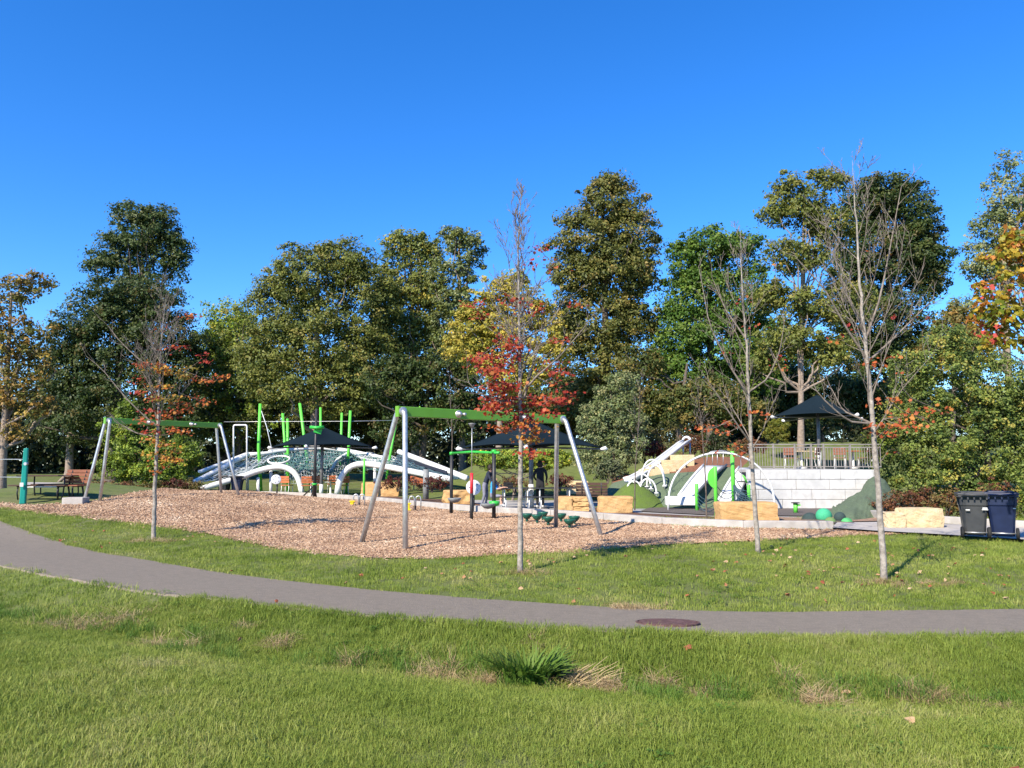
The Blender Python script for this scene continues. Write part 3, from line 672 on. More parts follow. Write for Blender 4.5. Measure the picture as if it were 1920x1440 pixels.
# ---------------------------------------------------------------- shade umbrellas
def umbrella(label, base, zc, za, half, rz, polem='galvanised', white=1.0):
    base = Vector(base); t = thing('shade_umbrella', label, 'umbrella', base, 'navy shade umbrellas')
    MB().tube([base + Vector((0, 0, -.1)), Vector((base.x, base.y, za - .1))], .085, 14).build('pole', 'dull_steel', t, True)
    if white: MB().tube([base + Vector((0, 0, .02)), base + Vector((0, 0, white))], .10, 14).build('pole_sleeve', 'white_paint', t, True)
    corners = [base + Vector((half * math.cos(rz + k * math.pi / 2), half * math.sin(rz + k * math.pi / 2), 0)) for k in range(4)]
    ap = Vector((base.x, base.y, za)); vs = []; fs = []; n = 10
    for k in range(4):
        A, B = corners[k].copy(), corners[(k + 1) % 4].copy(); A.z = B.z = zc; o = len(vs)
        for i in range(n + 1):
            s = i / n; e = A.lerp(B, s); mid = (base - (A + B) / 2); mid.z = 0
            e += mid.normalized() * (.26 * 4 * s * (1 - s)) ; e.z += .13 * 4 * s * (1 - s)
            for j in range(n + 1):
                u = j / n; q = ap.lerp(e, u); q.z -= math.sin(math.pi * u) * (.03 + .14 * 4 * s * (1 - s)); vs.append(q)
        for i in range(n):
            for j in range(n): fs.append((o + i * (n + 1) + j, o + i * (n + 1) + j + 1, o + (i + 1) * (n + 1) + j + 1, o + (i + 1) * (n + 1) + j))
    co = MB().add(vs, fs).build('canopy', 'canopy', t, True); sd = co.modifiers.new('solid', 'SOLIDIFY'); sd.thickness = .012
    for k in range(4):
        c = corners[k].copy(); c.z = zc - .05; m = ap.copy(); m.z = zc + .25
        ob = MB().tube([Vector((base.x, base.y, zc + .02)), c], .035, 8).build('rib', 'dull_steel', t, True)
        d = (c - Vector((base.x, base.y, c.z))).normalized()
        MB().tube([c - d * .1, c + d * .09 + Vector((0, 0, .03)), c + d * .16 + Vector((0, 0, .0))], [.05, .085, .03], 10).build('corner_cap', 'white_paint', ob, True)
        MB().tube([Vector((base.x, base.y, za - .25)), (c + ap) / 2 + Vector((0, 0, -.2))], .025, 6).build('strut', 'dull_steel', ob, True)
    return t
umbrella('navy shade umbrella over the orange chairs, at the left of the playground', flat(602, 930), 2.52, 3.58, 2.72, R(-92), white=.6)
umbrella('navy shade umbrella over the dark tables, partly behind the young red maple', flat(996, 953), 2.27, 3.35, 2.72, R(-95), white=.9)
umbrella('navy shade umbrella up on the terrace above the retaining wall', Vector((at(1536, 850, 38).x, 38, WZ - .01)), 1.7 + 85 / 1442 * 38, 1.7 + 128 / 1442 * 38, 2.6, R(-72), white=.85)
# ---------------------------------------------------------------- posts with bowls, spinners, small play pieces
pa, pb = flat(846, 962, .03), flat(926, 973, .03)
t = thing('balance_bar', 'two black posts joined by a green bar, each with a bowl seat', 'play equipment', (pa + pb) / 2)
for q, top in ((pa, at(846, 849, pa.y).z), (pb, at(926, 845, pb.y).z)):
    MB().tube([q + Vector((0, 0, -.1)), Vector((q.x, q.y, top))], .058, 14).build('post', 'black_paint', t, True)
    MB().lathe([(.075, -.05), (.078, .03), (.05, .055)], Vector((q.x, q.y, top - .02)), 14).build('collar', 'bright_green', t, True)
ta, tb = Vector((pa.x, pa.y, at(846, 850, pa.y).z)), Vector((pb.x, pb.y, at(926, 849, pb.y).z))
d = (tb - ta).normalized(); MB().tube([ta, ta.lerp(tb, .5) + Vector((0, 0, .04)), tb, tb + d * .32], .042, 10).build('bar', 'bright_green', t, True)
bp_ = [(.02, -.16), (.12, -.14), (.20, -.07), (.235, 0), (.225, .01), (.15, -.04), (.02, -.07)]
MB().lathe(bp_, at(852, 934, pa.y - .2), 22).build('bowl_seat', 'grey_plastic', t, True)
MB().lathe(bp_, at(915, 944, pb.y - .1), 22).build('bowl_seat', 'grey_plastic', t, True); MB().lathe([(.06, -.08), (.14, -.06), (.17, .06), (.07, .08)], at(927, 944, pb.y), 16).build('bowl_clamp', 'bright_green', t, True)
p = flat(884, 975, .03)
t = thing('spinner_pole', 'slender pole with red sleeve and grey cone cap, between the bowl posts', 'play equipment', p)
def zat(py, d): return at(960, py, d).z
MB().tube([p + Vector((0, 0, -.1)), Vector((p.x, p.y, zat(925, p.y)))], .05, 12).build('post', 'black_paint', t, True)
MB().tube([Vector((p.x, p.y, zat(926, p.y))), Vector((p.x, p.y, zat(887, p.y)))], .048, 12).build('sleeve', 'red_paint', t, True)
MB().tube([Vector((p.x, p.y, zat(888, p.y))), Vector((p.x, p.y, zat(800, p.y)))], .012, 8).build('rod', 'galvanised', t, True)
MB().lathe([(.02, -.12), (.1, .0), (.11, .02), (.02, .03)], Vector((p.x, p.y, zat(795, p.y))), 14).build('cone_cap', 'grey_plastic', t, True)
def disc_panel(label, px, py, base_py, r, name='round_panel'):
    p = flat(px, base_py, .03); t = thing(name, label, 'play panel', p)
    c = at(px, py, p.y) + Vector((0, -.02, 0))
    MB().tube([p + Vector((0, .06, -.1)), Vector((p.x, p.y + .06, c.z + .05))], .035, 10).build('post', 'black_paint', t, True)
    ax = Vector((.35, -.9, .15)).normalized()
    o = MB().lathe([(r * .9, -.03), (r, -.02), (r, .02), (r * .92, .03), (r * .2, .032)], c, 28, ax).build('disc', 'white_paint', t, True)
    for k in range(5):
        a = k * 1.26; u = ax.cross(Vector((0, 0, 1))).normalized(); w = u.cross(ax)
        MB().lathe([(.02, 0), (.02, .008)], c + ax * .033 + (u * math.cos(a) + w * math.sin(a)) * r * .6, 8, ax).build('bolt', 'dull_steel', o)
    return t
disc_panel('white round panel beside the red-sleeved spinner pole', 888, 914, 958, .27)
disc_panel('white round panel on a short dark post left of the orange chairs', 518, 899, 938, .22)
p = flat(589, 943, .03)
t = thing('spinning_pole', 'tall black pole with green top bar and braces, in front of the left umbrella', 'play equipment', p)
po = MB().tube([p + Vector((0, 0, -.1)), Vector((p.x, p.y, zat(766, p.y)))], [.075, .05], 12).build('pole', 'black_paint', t, True)
MB().tube([at(582, 801, p.y - .08), at(594, 802, p.y - .2), at(607, 801, p.y - .05)], .07, 12).build('top_bar', 'bright_green', t, True)
MB().beam(at(589, 806, p.y - .1), at(603, 810, p.y), .05, .2).build('gusset', 'bright_green', t)
MB().lathe([(.10, -.04), (.11, 0), (.10, .04)], Vector((p.x, p.y, zat(908, p.y))), 14).build('ring', 'bright_green', t, True)
for q in ((558, 940), (595, 944), (583, 934)): MB().tube([Vector((p.x, p.y, zat(910, p.y))), flat(*q, .0)], .03, 8).build('brace', 'black_paint', t, True)
def pedal(label, px, by):
    p = flat(px, by, .03); t = thing('balance_pedal', label, 'play equipment', p, 'yellow balance pedals')
    for dx in (.0, .22):
        q = p + Vector((dx, dx * .4, 0)); h = .5
        MB().tube([q + Vector((-.09, 0, -.1)), q + Vector((-.09, 0, h - .1)), q + Vector((-.06, 0, h - .02)), q + Vector((0, 0, h)), q + Vector((.06, 0, h - .02)), q + Vector((.09, 0, h - .1)), q + Vector((.09, 0, -.1))], .022, 8).build('handle', 'galvanised', t, True)
    MB().box(p + Vector((-.12, -.1, .24)), (.2, .16, .05), .3).build('footrest', 'yellow_paint', t, bevel=.015); MB().box(p + Vector((-.12, -.12, .14)), (.12, .1, .2), .3).build('upright', 'yellow_paint', t, bevel=.015)
    MB().box(p + Vector((-.16, -.12, .03)), (.26, .18, .05), .3).build('base_plate', 'yellow_paint', t, bevel=.01)
    MB().lathe([(.05, 0), (.06, .04), (.045, .08), (.06, .12), (.045, .16)], p + Vector((.1, .1, .0)), 12).build('spring', 'black_paint', t, True)
pedal('yellow pedal with chrome loop handles, in front of the left limestone block', 667, 952); pedal('yellow pedal with chrome loop handles, behind the front swing leg', 772, 957)
# climbing posts and the big white arch in front of the slides
A, B = flat(1253, 957, .04), flat(1453, 956, .04); zt = at(1360, 851, 27.6).z
t = thing('arch_climber', 'big white arch with green posts and rope net in front of the slides', 'play equipment', (A + B) / 2)
ac = MB().tube(arch(A, B, zt, 30), .036, 10).build('arch_tube', 'white_paint', t, True)
def post(px, top, bot, r, m='lime_paint', nm='post'):
    q = flat(px, bot, .04); z = zat(top, q.y); o = MB().lathe([(r, -.1), (r, z), (r * .8, z + .02)], Vector((q.x, q.y, 0)), 16).build(nm, m, t, True); return q, z
q1, z1 = post(1376, 847, 955, .072); q2, z2 = post(1343, 876, 967, .06); q3, z3 = post(1307, 908, 957, .062); q4, z4 = post(1405, 910, 956, .058)
hdc = at(1341, 896, q2.y); hv = [hdc + Vector((-.24 * math.sin(math.pi * k / 14), -.03 * e, .33 * math.cos(math.pi * k / 14))) for e in (-1, 1) for k in range(15)]
MB().add(hv, [tuple(range(15)), tuple(range(29, 14, -1))] + [(k, k + 15, k + 16, k + 1) for k in range(14)] + [(14, 29, 15, 0)]).build('half_disc', 'lime_paint', t)
nm = MB()
def rope(a, b, sag, r=.013, k=8): nm.tube([a.lerp(b, i / k) + Vector((0, 0, -sag * 4 * (i / k) * (1 - i / k))) for i in range(k + 1)], r, 5, False)
Q = [Vector((q.x, q.y, 0)) for q in (q3, q2, q1, q4)]; ZZ = [z3, z2, z1, z4]
for k in range(3):
    for s in (.18, .32, .46, .6):
        rope(Q[k] + Vector((0, 0, ZZ[k] * s + .1)), Q[k + 1] + Vector((0, 0, .15 + .9 * s)), .2)
for s in np.linspace(0, 1, 7):
    rope(q1 + Vector((0, 0, .95 - .1 * s)), at(1380 + 50 * s, 948, 27.3 - s * .4), .05, .018); rope(at(1378 + 8 * s, 912 + 30 * s, 27.4), at(1400 + 28 * s, 920 + 26 * s, 27.2), .06, .014)
nm.build('rope_net', 'navy_net', t, True)
MB().tube([at(1382, 845, 27.5) if False else Vector((q4.x - .25, q4.y, 2.0)), Vector((q4.x - .25, q4.y, 1.05))], .012, 6).build('hanger', 'galvanised', t); MB().lathe([(.14, 0), (.14, .03), (.02, .04)], Vector((q4.x - .25, q4.y, 1.02)), 16).build('disc_seat', 'black_paint', t, True)
MB().tube([q4 + Vector((-.05, 0, .95)), q4 + Vector((-.14, 0, 1.15)), q4 + Vector((-.2, 0, 1.22))], .035, 8).build('horn', 'lime_paint', t, True)
# ---------------------------------------------------------------- net climber at the back
D = 43.0
t = thing('net_climber', 'large net climber with leaning green posts and long white tubes', 'play equipment', flat(600, 925))
def wt(pts, r, m='white_paint', nm_='white_tube'):
    P = resample(np.array([tuple(at(x, y, d)) for x, y, d in pts]), 26)
    for _ in range(4): P[1:-1] = (P[:-2] + 2 * P[1:-1] + P[2:]) / 4
    return MB().tube([Vector(q) for q in P], r * .9, 12).build(nm_, m, t, True)
wt([(373, 886, 42), (420, 868, 43), (462, 852, 44)], .13); wt([(362, 905, 40.5), (400, 886, 41.5), (466, 851, 43)], .15); wt([(374, 918, 39.5), (410, 907, 40), (452, 895, 40.5), (490, 880, 41), (527, 873, 41), (547, 879, 41), (561, 894, 41), (566, 925, 41)], .17)
wt([(466, 852, 43.5), (512, 851, 44), (515, 846, 44.5), (600, 838, 45.5), (652, 845, 45), (700, 855, 44), (745, 866, 43)], .13)
wt([(632, 926, 39.5), (637, 894, 39.5), (650, 875, 39.5), (675, 867, 39.5), (736, 877, 39), (790, 888, 38.5), (846, 899, 38)], .17)
wt([(748, 847, 42), (800, 867, 40), (838, 882, 38.8), (876, 897, 37.5)], .16); wt([(655, 848, 44), (632, 862, 43), (618, 890, 42)], .10)
wt([(505, 846, 45), (530, 842, 46), (560, 840, 46)], .1)
hp = [at(523, 862, 41.5) + Vector((.56 * math.cos(a), .5 * math.sin(a), .2 * math.sin(a))) for a in np.linspace(0, 2 * math.pi, 28, endpoint=False)]
MB().tube(hp, .05, 8, closed=True).build('white_ring', 'white_paint', t, True)
for x0, y0, x1, y1, d, r in ((488, 757, 490, 922, 43, .13), (530, 775, 541, 923, 45, .12), (539, 785, 541, 924, 44, .12), (562, 756, 584, 922, 46, .13), (601, 764, 602, 922, 47, .11), (641, 774, 637, 922, 46, .11), (657, 770, 650, 920, 43, .12), (745, 779, 720, 918, 43, .10), (683, 860, 683, 908, 38, .08)):
    r *= .72; b_ = at(x1, y1, d); b_.z = -.1; MB().tube([at(x0, y0, d), at((x0 + x1) / 2 - (4 if x0 == 488 else 0), (y0 + y1) / 2, d), b_], [r * .9, r, r], 12).build('green_post', 'lime_paint', t, True)
for x, y, d in ((464, 862, 43.4), (508, 882, 41.4), (592, 850, 43.6), (703, 862, 40.5), (484, 895, 41)):
    b_ = at(x, 924, d); b_.z = -.1; MB().tube([at(x, y, d), b_], .085, 10).build('white_post', 'white_paint', t, True)
b_ = at(799, 880, 36); MB().tube([Vector((b_.x, b_.y, .0)), b_ + Vector((0, 0, .0))], .14, 12).build('white_post', 'grey_plastic', t, True)
def net(name, quad, nu, nv, sag, m, r=.014):
    a, b, c, d_ = [at(*q) for q in quad]; n_ = MB()
    def pt(u, v): return a.lerp(b, u).lerp(d_.lerp(c, u), v) + Vector((0, 0, -sag * math.sin(math.pi * u) * math.sin(math.pi * v))) + Vector((.04 * math.sin(u * 40 + v * 21), 0, .05 * math.sin(v * 33 + u * 17)))
    for i in range(nu + 1): n_.tube([pt(i / nu, v / 10) for v in range(11)], r, 4, False)
    for j in range(nv + 1): n_.tube([pt(u / 14, j / nv) for u in range(15)], r, 4, False)
    n_.build(name, m, t)
net('rope_net', [(512, 850, 44), (640, 846, 45), (640, 890, 41.5), (530, 878, 41.5)], 26, 16, .15, 'teal_rope', .016)
net('rope_net', [(530, 845, 46), (655, 845, 45), (645, 906, 44), (535, 906, 44)], 22, 14, .1, 'pale_rope', .012)
net('rope_net', [(540, 848, 46.5), (650, 848, 45.5), (650, 900, 45), (545, 900, 45)], 24, 18, .1, 'navy_net', .02)
net('rope_net', [(640, 846, 45), (745, 862, 43), (722, 884, 40), (640, 872, 41)], 24, 14, .12, 'teal_rope', .016)
net('rope_net', [(650, 843, 45.5), (748, 858, 43.5), (790, 884, 40), (690, 868, 41)], 22, 14, .15, 'pale_rope', .012)
net('rope_net', [(376, 904, 40.5), (466, 858, 43.3), (520, 852, 43.5), (452, 892, 40.6)], 18, 14, .1, 'pale_rope', .012)
net('rope_net', [(390, 890, 42), (510, 853, 44), (520, 880, 41.5), (455, 895, 40.8)], 20, 16, .1, 'teal_rope', .014)
net('rope_net', [(748, 852, 42), (870, 897, 37.7), (840, 897, 38), (736, 872, 40)], 26, 14, .05, 'navy_net', .03)
for y in (856, 868, 880): MB().beam(at(744, y + 1, 41.6), at(838 + (y - 856) * .3, y + 30, 38.2), .05, .14).build('dark_plank', 'dark_net', t)
rp = MB(); rp.tube([at(490, 770, 43), at(500, 800, 42.5), at(511, 849, 41.8)], .022, 6); rp.build('rope', 'pale_rope', t, True)
cb = MB(); cb.tube([at(420, 791, 43), at(488, 790.5, 43), at(650, 790, 43.2), at(744, 788, 43)], .016, 6); cb.build('cable', 'galvanised', t, True)
fr = MB(); b0, b1 = at(438, 922, 42), at(463, 922, 42); b0.z = b1.z = 0
fr.tube([b0, at(438, 800, 42), at(439, 797.5, 42), at(441, 797, 42), at(460, 797, 42), at(462, 797.5, 42), at(463, 800, 42), b1], .045, 10); fr.build('white_frame', 'white_paint', t, True)
# ---------------------------------------------------------------- tables, chairs and benches
def chair(label, p, rz, group, wood='orange_wood', legm='white_paint', s=1.0):
    t = thing('cafe_chair', label, 'chair', (0, 0, 0), group); OFF[t] = Vector((0, 0, 0))
    MB().box((0, 0, .45), (.46, .44, .035)).build('seat', wood, t, bevel=.01)
    for k in range(3): MB().box((0, .23 + .02 * k, .62 + .115 * k), (.48, .025, .10)).build('slat', wood, t, bevel=.006)
    for sx in (-1, 1):
        MB().tube([(sx * .2, -.2, 0), (sx * .2, -.17, .30), (sx * .2, -.2, .44), (sx * .2, .2, .44), (sx * .21, .25, .9)], .02, 8).build('side_frame', legm, t, True)
        MB().tube([(sx * .2, .26, 0), (sx * .2, .18, .28), (sx * .2, .19, .44)], .02, 8).build('rear_leg', legm, t, True)
    t.location = p; t.rotation_euler = (0, 0, rz); t.scale = (s, s, s); return t
def cafe_table(label, p, top='orange_wood', leg='white_paint', r=.5, h=.74):
    t = thing('cafe_table', label, 'table', p)
    for k in range(7):
        x = -r + (k + .5) * 2 * r / 7; hw = math.sqrt(max(r * r - x * x, .02)); MB().box(p + Vector((x, 0, h)), (2 * r / 7 - .012, 2 * hw, .035)).build('slat', top, t)
    MB().lathe([(.25, 0), (.25, .03), (.05, .05), (.045, h - .03), (.2, h - .02)], p, 16).build('pedestal', leg, t, True)
    return t
gy = .03
cafe_table('orange slatted round table on white pedestal under the left umbrella', flat(617, 927, gy) + Vector((0, .3, 0)))
for lb, x, y, rz in (('orange slatted chair with white frame, farthest left under the left umbrella', 538, 927, 2.9), ('orange slatted chair just left of the tall black pole', 574, 928, 3.4), ('orange slatted chair just right of the tall black pole', 594, 926, 3.1), ('orange slatted chair at the right of the orange table', 642, 927, 3.9), ('orange slatted chair behind the orange table', 622, 924, .2)):
    chair(lb, flat(x, y, gy), rz, 'orange chairs under the left umbrella', s=1.08)
def picnic(label, p, rz, L=1.5, top='dark_table', leg='white_paint', group=None):
    t = thing('picnic_table', label, 'table', (0, 0, 0), group); OFF[t] = Vector((0, 0, 0))
    for k in range(5): MB().box((0, -.30 + .15 * k, .745), (L, .142, .035)).build('top_board', top, t, bevel=.005)
    for sg in (-1, 1):
        for k in (0, 1): MB().box((0, sg * (.62 + .14 * k), .45), (L, .132, .035)).build('bench_board', top, t, bevel=.005)
        x = sg * (L / 2 - .25)
        MB().tube([(x, -.28, .72), (x, -.28, .45), (x, -.33, .2), (x, -.42, .0)], .024, 8).build('leg', leg, t, True); MB().tube([(x, .28, .72), (x, .28, .45), (x, .33, .2), (x, .42, .0)], .024, 8).build('leg', leg, t, True)
        MB().tube([(x, -.76, .42), (x, .76, .42)], .022, 8).build('cross_bar', leg, t, True)
        for k in (-1, 1): MB().tube([(x, k * .7, .42), (x, k * .74, .2), (x, k * .66, 0)], .022, 8).build('bench_leg', leg, t, True)
    t.location = p; t.rotation_euler = (0, 0, rz); return t
pt1 = flat(966, 955, .03) + Vector((0, .55, 0)); pt2 = flat(1040, 955, .03) + Vector((0, .6, 0))
picnic('dark picnic table with white legs beside the person in navy', pt1, .12, 1.35); picnic('dark picnic table with white legs in front of the standing person in black', pt2, .08, 1.6)
picnic('weathered brown picnic table left of the red-brown bench', gnd(80, 936) + Vector((0, .3, 0)), .1, 1.7, 'brown_wood', 'black_paint')
mb = MB(); q = at(952, 917, pt1.y); bagp = Vector((q.x, q.y, .77 + .03))
t = thing('bag', 'small black bag lying on the dark picnic table', 'bag', bagp); rock('body', 'cloth_black', t, bagp + Vector((0, 0, .09)), (.34, .2, .18), .2, .02, 3, 4)
MB().tube([bagp + Vector((-.08, 0, .17)), bagp + Vector((0, 0, .26)), bagp + Vector((.08, 0, .17))], .012, 6).build('strap', 'cloth_black', t, True)
def bench(label, p, rz, wood, legm, L=1.6, s=1.0):
    t = thing('park_bench', label, 'bench', (0, 0, 0)); OFF[t] = Vector((0, 0, 0))
    for k in range(4): MB().box((0, -.19 + .125 * k, .45), (L, .112, .035)).build('seat_slat', wood, t, bevel=.005)
    for k in range(4): MB().box((0, .26 + .035 * k, .56 + .115 * k), (L, .03, .10)).build('back_slat', wood, t, bevel=.005)
    for sx in (-1, 1):
        x = sx * (L / 2 - .22); MB().tube([(x, -.2, 0), (x, -.2, .42), (x, .22, .42), (x, .38, .95)], .028, 8).build('frame', legm, t, True); MB().tube([(x, .3, 0), (x, .2, .42)], .028, 8).build('leg', legm, t, True)
    t.location = p; t.rotation_euler = (0, 0, rz); t.scale = (s, s, s); return t
bench('red-brown slatted bench beside the far swing at left', gnd(124, 937) + Vector((0, .2, 0)), -.25, 'bench_wood', 'black_paint', 1.0)
bench('dark brown slatted bench behind the limestone blocks by the turf mound', flat(1112, 954, .03) + Vector((0, .3, 0)), 3.0, 'brown_wood', 'black_paint', 1.15, 1.0)
bench('orange slatted bench behind the white tube, before the reddish shrubs', flat(786, 922, .03), .15, 'orange_wood', 'dull_steel', 1.1, .95)
# furniture up on the terrace, seen through the fence
cafe_table('orange round table on the terrace behind the fence at right', Vector((at(1600, 860, 33).x, 33, WZ)), 'orange_wood')
cafe_table('pale round table on the terrace behind the middle of the fence', Vector((at(1503, 860, 33.5).x, 33.5, WZ)), 'limestone_pale')
for lb, x, d, rz in (('orange terrace chair left of the orange terrace table', 1576, 32.4, 2.6), ('orange terrace chair right of the orange terrace table', 1622, 32.6, 3.8), ('orange terrace chair left of the pale terrace table', 1484, 33, 2.4), ('orange terrace chair right of the pale terrace table', 1524, 33.2, 3.9)):
    chair(lb.replace('orange terrace chair', 'brown terrace chair'), Vector((at(x, 860, d).x, d, WZ)), rz, 'chairs on the terrace', 'bench_wood')
# volleyball post
p = gnd(38, 946); s = p.y / FPX
t = thing('volleyball_post', 'tall teal padded net post at the far left of the playground', 'net post', p)
h = (945 - 841) * s
pd = MB().box(p + Vector((0, .12, h / 2)), (.13, .13, h), .3, taper=1.3).build('pad', 'teal_paint', t, bevel=.03)
MB().box(p + Vector((.02, -.03, h * .35)), (.1, .02, .12), .3).build('plate', 'white_paint', pd); MB().lathe([(.05, 0), (.05, .1)], p + Vector((.14, -.02, h * .72)), 10, (0, -1, 0)).build('winch', 'galvanised', t)
nn = MB()
for z in (h * .80, h * .48): nn.tube([p + Vector((.05, .1, z)), p + Vector((-6, 1.2, z + .02)), p + Vector((-12, 2.4, z))], .012, 5)
nn.build('net_cable', 'galvanised', t)
pb = gnd(38, 939)
t = thing('balance_beam', 'low white beam lying beside the teal net post', 'beam', pb); MB().beam(pb + Vector((-.55, 1, .42)), pb + Vector((.75, 1, .42)), .3, .07).build('beam_top', 'white_paint', t, bevel=.01)
for dx in (-.45, .6): MB().tube([pb + Vector((dx, 1, -.05)), pb + Vector((dx, 1, .4))], .03, 8).build('leg', 'galvanised', t)
# manhole cover in the path
p = gnd(1252, 1171); t = thing('manhole_cover', 'rusty ribbed iron manhole cover set into the asphalt path', 'manhole cover', p)
tilt = Vector((0, (NZ - FZ) / 2.3, 1)).normalized(); p2 = p + Vector((0, 0, .014))
MB().lathe([(.335, -.02), (.335, .012), (.315, .014), (.312, .006), (.01, .006)], p2, 48, tilt).build('rim', 'iron', t)
mb = MB()
for k in range(-5, 6):
    x = k * .052; hw = math.sqrt(max(.30 ** 2 - x * x, 0)); 
    MB().beam(p2 + Vector((-hw, x, .010 - x * tilt.y)), p2 + Vector((hw, x, .010 - x * tilt.y)), .026, .012).build('rib', 'iron', t)
# ---------------------------------------------------------------- people
def person(label, joints, edges, mats_of, hair=None, scale_r=1.0):
    """joints: name -> (pos, radius); body is one skinned surface, coloured by the nearest bone"""
    names = list(joints); me = bpy.data.meshes.new('person'); base = Vector(joints['base'][0]) if 'base' in joints else Vector()
    use = [n for n in names if n != 'base']; ix = {n: i for i, n in enumerate(use)}
    me.from_pydata([tuple(Vector(joints[n][0])) for n in use], [(ix[a], ix[b]) for a, b in edges], [])
    ob = bpy.data.objects.new('tmp', me); col.objects.link(ob)
    sk = ob.modifiers.new('skin', 'SKIN'); sk.use_smooth_shade = True; ss = ob.modifiers.new('sub', 'SUBSURF'); ss.levels = 1; ss.render_levels = 1
    for n in use:
        d = me.skin_vertices[0].data[ix[n]]; r = joints[n][1]; d.radius = r if isinstance(r, tuple) else (r, r); d.use_root = n == 'pelvis'
    dg = bpy.context.evaluated_depsgraph_get(); m2 = bpy.data.meshes.new_from_object(ob.evaluated_get(dg)); bpy.data.objects.remove(ob)
    mats = []; 
    for _, mn in mats_of.items():
        if mn not in mats: mats.append(mn)
    m2.materials.clear()
    for mn in mats: m2.materials.append(M[mn])
    seg = [(Vector(joints[a][0]), Vector(joints[b][0]), mats.index(mats_of[(a, b)] if (a, b) in mats_of else mats_of['*'])) for a, b in edges]
    for pgn in m2.polygons:
        c = pgn.center; best = 1e9
        for a, b, k in seg:
            ab = b - a; tt_ = max(0, min(1, (c - a).dot(ab) / max(ab.dot(ab), 1e-9))); dd = (c - a - ab * tt_).length
            if dd < best: best = dd; pgn.material_index = k
    t = thing('person', label, 'person', base)
    m2.transform(Matrix.Translation(-base)); m2.name = 'body'
    bo = bpy.data.objects.new('body', m2); col.objects.link(bo); bo.parent = t; OFF[bo] = OFF[t]
    m2.polygons.foreach_set('use_smooth', [True] * len(m2.polygons))
    hd = Vector(joints['head'][0]); fw = Vector(joints['face'][0])
    if hair:
        c, r = hair; hb = MB(); hb.lathe([(max(.002, math.cos(a) * r[0] / 2), math.sin(a) * r[2] / 2) for a in np.linspace(-.7, math.pi / 2, 9)], c, 18); hb.v = [(p[0], c.y + (p[1] - c.y) * r[1] / r[0], p[2]) for p in hb.v]; hb.build('hair', 'hair_dark', t, True)
    f = (fw - hd); f.z = 0; f.normalize(); sd_ = Vector((-f.y, f.x, 0)); rr = .09
    for k in (-1, 1):
        MB().lathe([(.012, 0), (.008, .006)], hd + f * (rr + .012) + sd_ * k * .032 + Vector((0, 0, .0)), 8, f).build('eye', 'cloth_black', bo)
        MB().lathe([(.012, -.01), (.03, .0), (.02, .01)], hd + sd_ * k * (rr - .008) + Vector((0, 0, -.01)), 8, sd_ * k).build('ear', 'skin', bo)
    MB().lathe([(.017, -.01), (.006, .025)], hd + f * rr + Vector((0, 0, -.03)), 8, f + Vector((0, 0, -.3))).build('nose', 'skin', bo)
    MB().box(hd + f * (rr - .006) + Vector((0, 0, -.07)), (.04, .02, .008), math.atan2(f.y, f.x) + math.pi / 2).build('mouth', 'red_mulch', bo)
    return t
def hand(J, E, wrist, side, d, up, s=1.0):
    """palm and five bent fingers"""
    w = Vector(J[wrist][0]); d = Vector(d).normalized(); up = Vector(up).normalized(); lat = d.cross(up).normalized()
    pn = side + 'palm'; J[pn] = (w + d * .07 * s, .032 * s); E.append((wrist, pn))
    for k, (off, L) in enumerate(((-.028, .062), (-.010, .075), (.010, .078), (.028, .07))):
        a, b, c = side + 'f%da' % k, side + 'f%db' % k, side + 'f%dc' % k
        J[a] = (w + d * .10 * s + lat * off * s, .0105 * s); J[b] = (J[a][0] + d * L * .55 * s - up * .012 * s, .009 * s); J[c] = (J[b][0] + d * L * .4 * s - up * .03 * s, .008 * s); E += [(pn, a), (a, b), (b, c)]
    J[side + 'ta'] = (w + d * .055 * s - lat * .04 * s, .012 * s); J[side + 'tb'] = (w + d * .09 * s - lat * .06 * s - up * .01 * s, .0095 * s); E += [(pn, side + 'ta'), (side + 'ta', side + 'tb')]
def build_person(label, O, yaw, J, E, cloth, hair=None, s=1.0):
    Rz = Matrix.Rotation(yaw, 3, 'Z'); O = Vector(O)
    JJ = {n: (O + Rz @ (Vector(p) * s), (r * s if not isinstance(r, tuple) else tuple(q * s for q in r))) for n, (p, r) in J.items()}
    JJ['base'] = (O, 0)
    h = (O + Rz @ (Vector(hair[0]) * s), tuple(q * s for q in hair[1])) if hair else None
    return person(label, JJ, E, cloth, h)
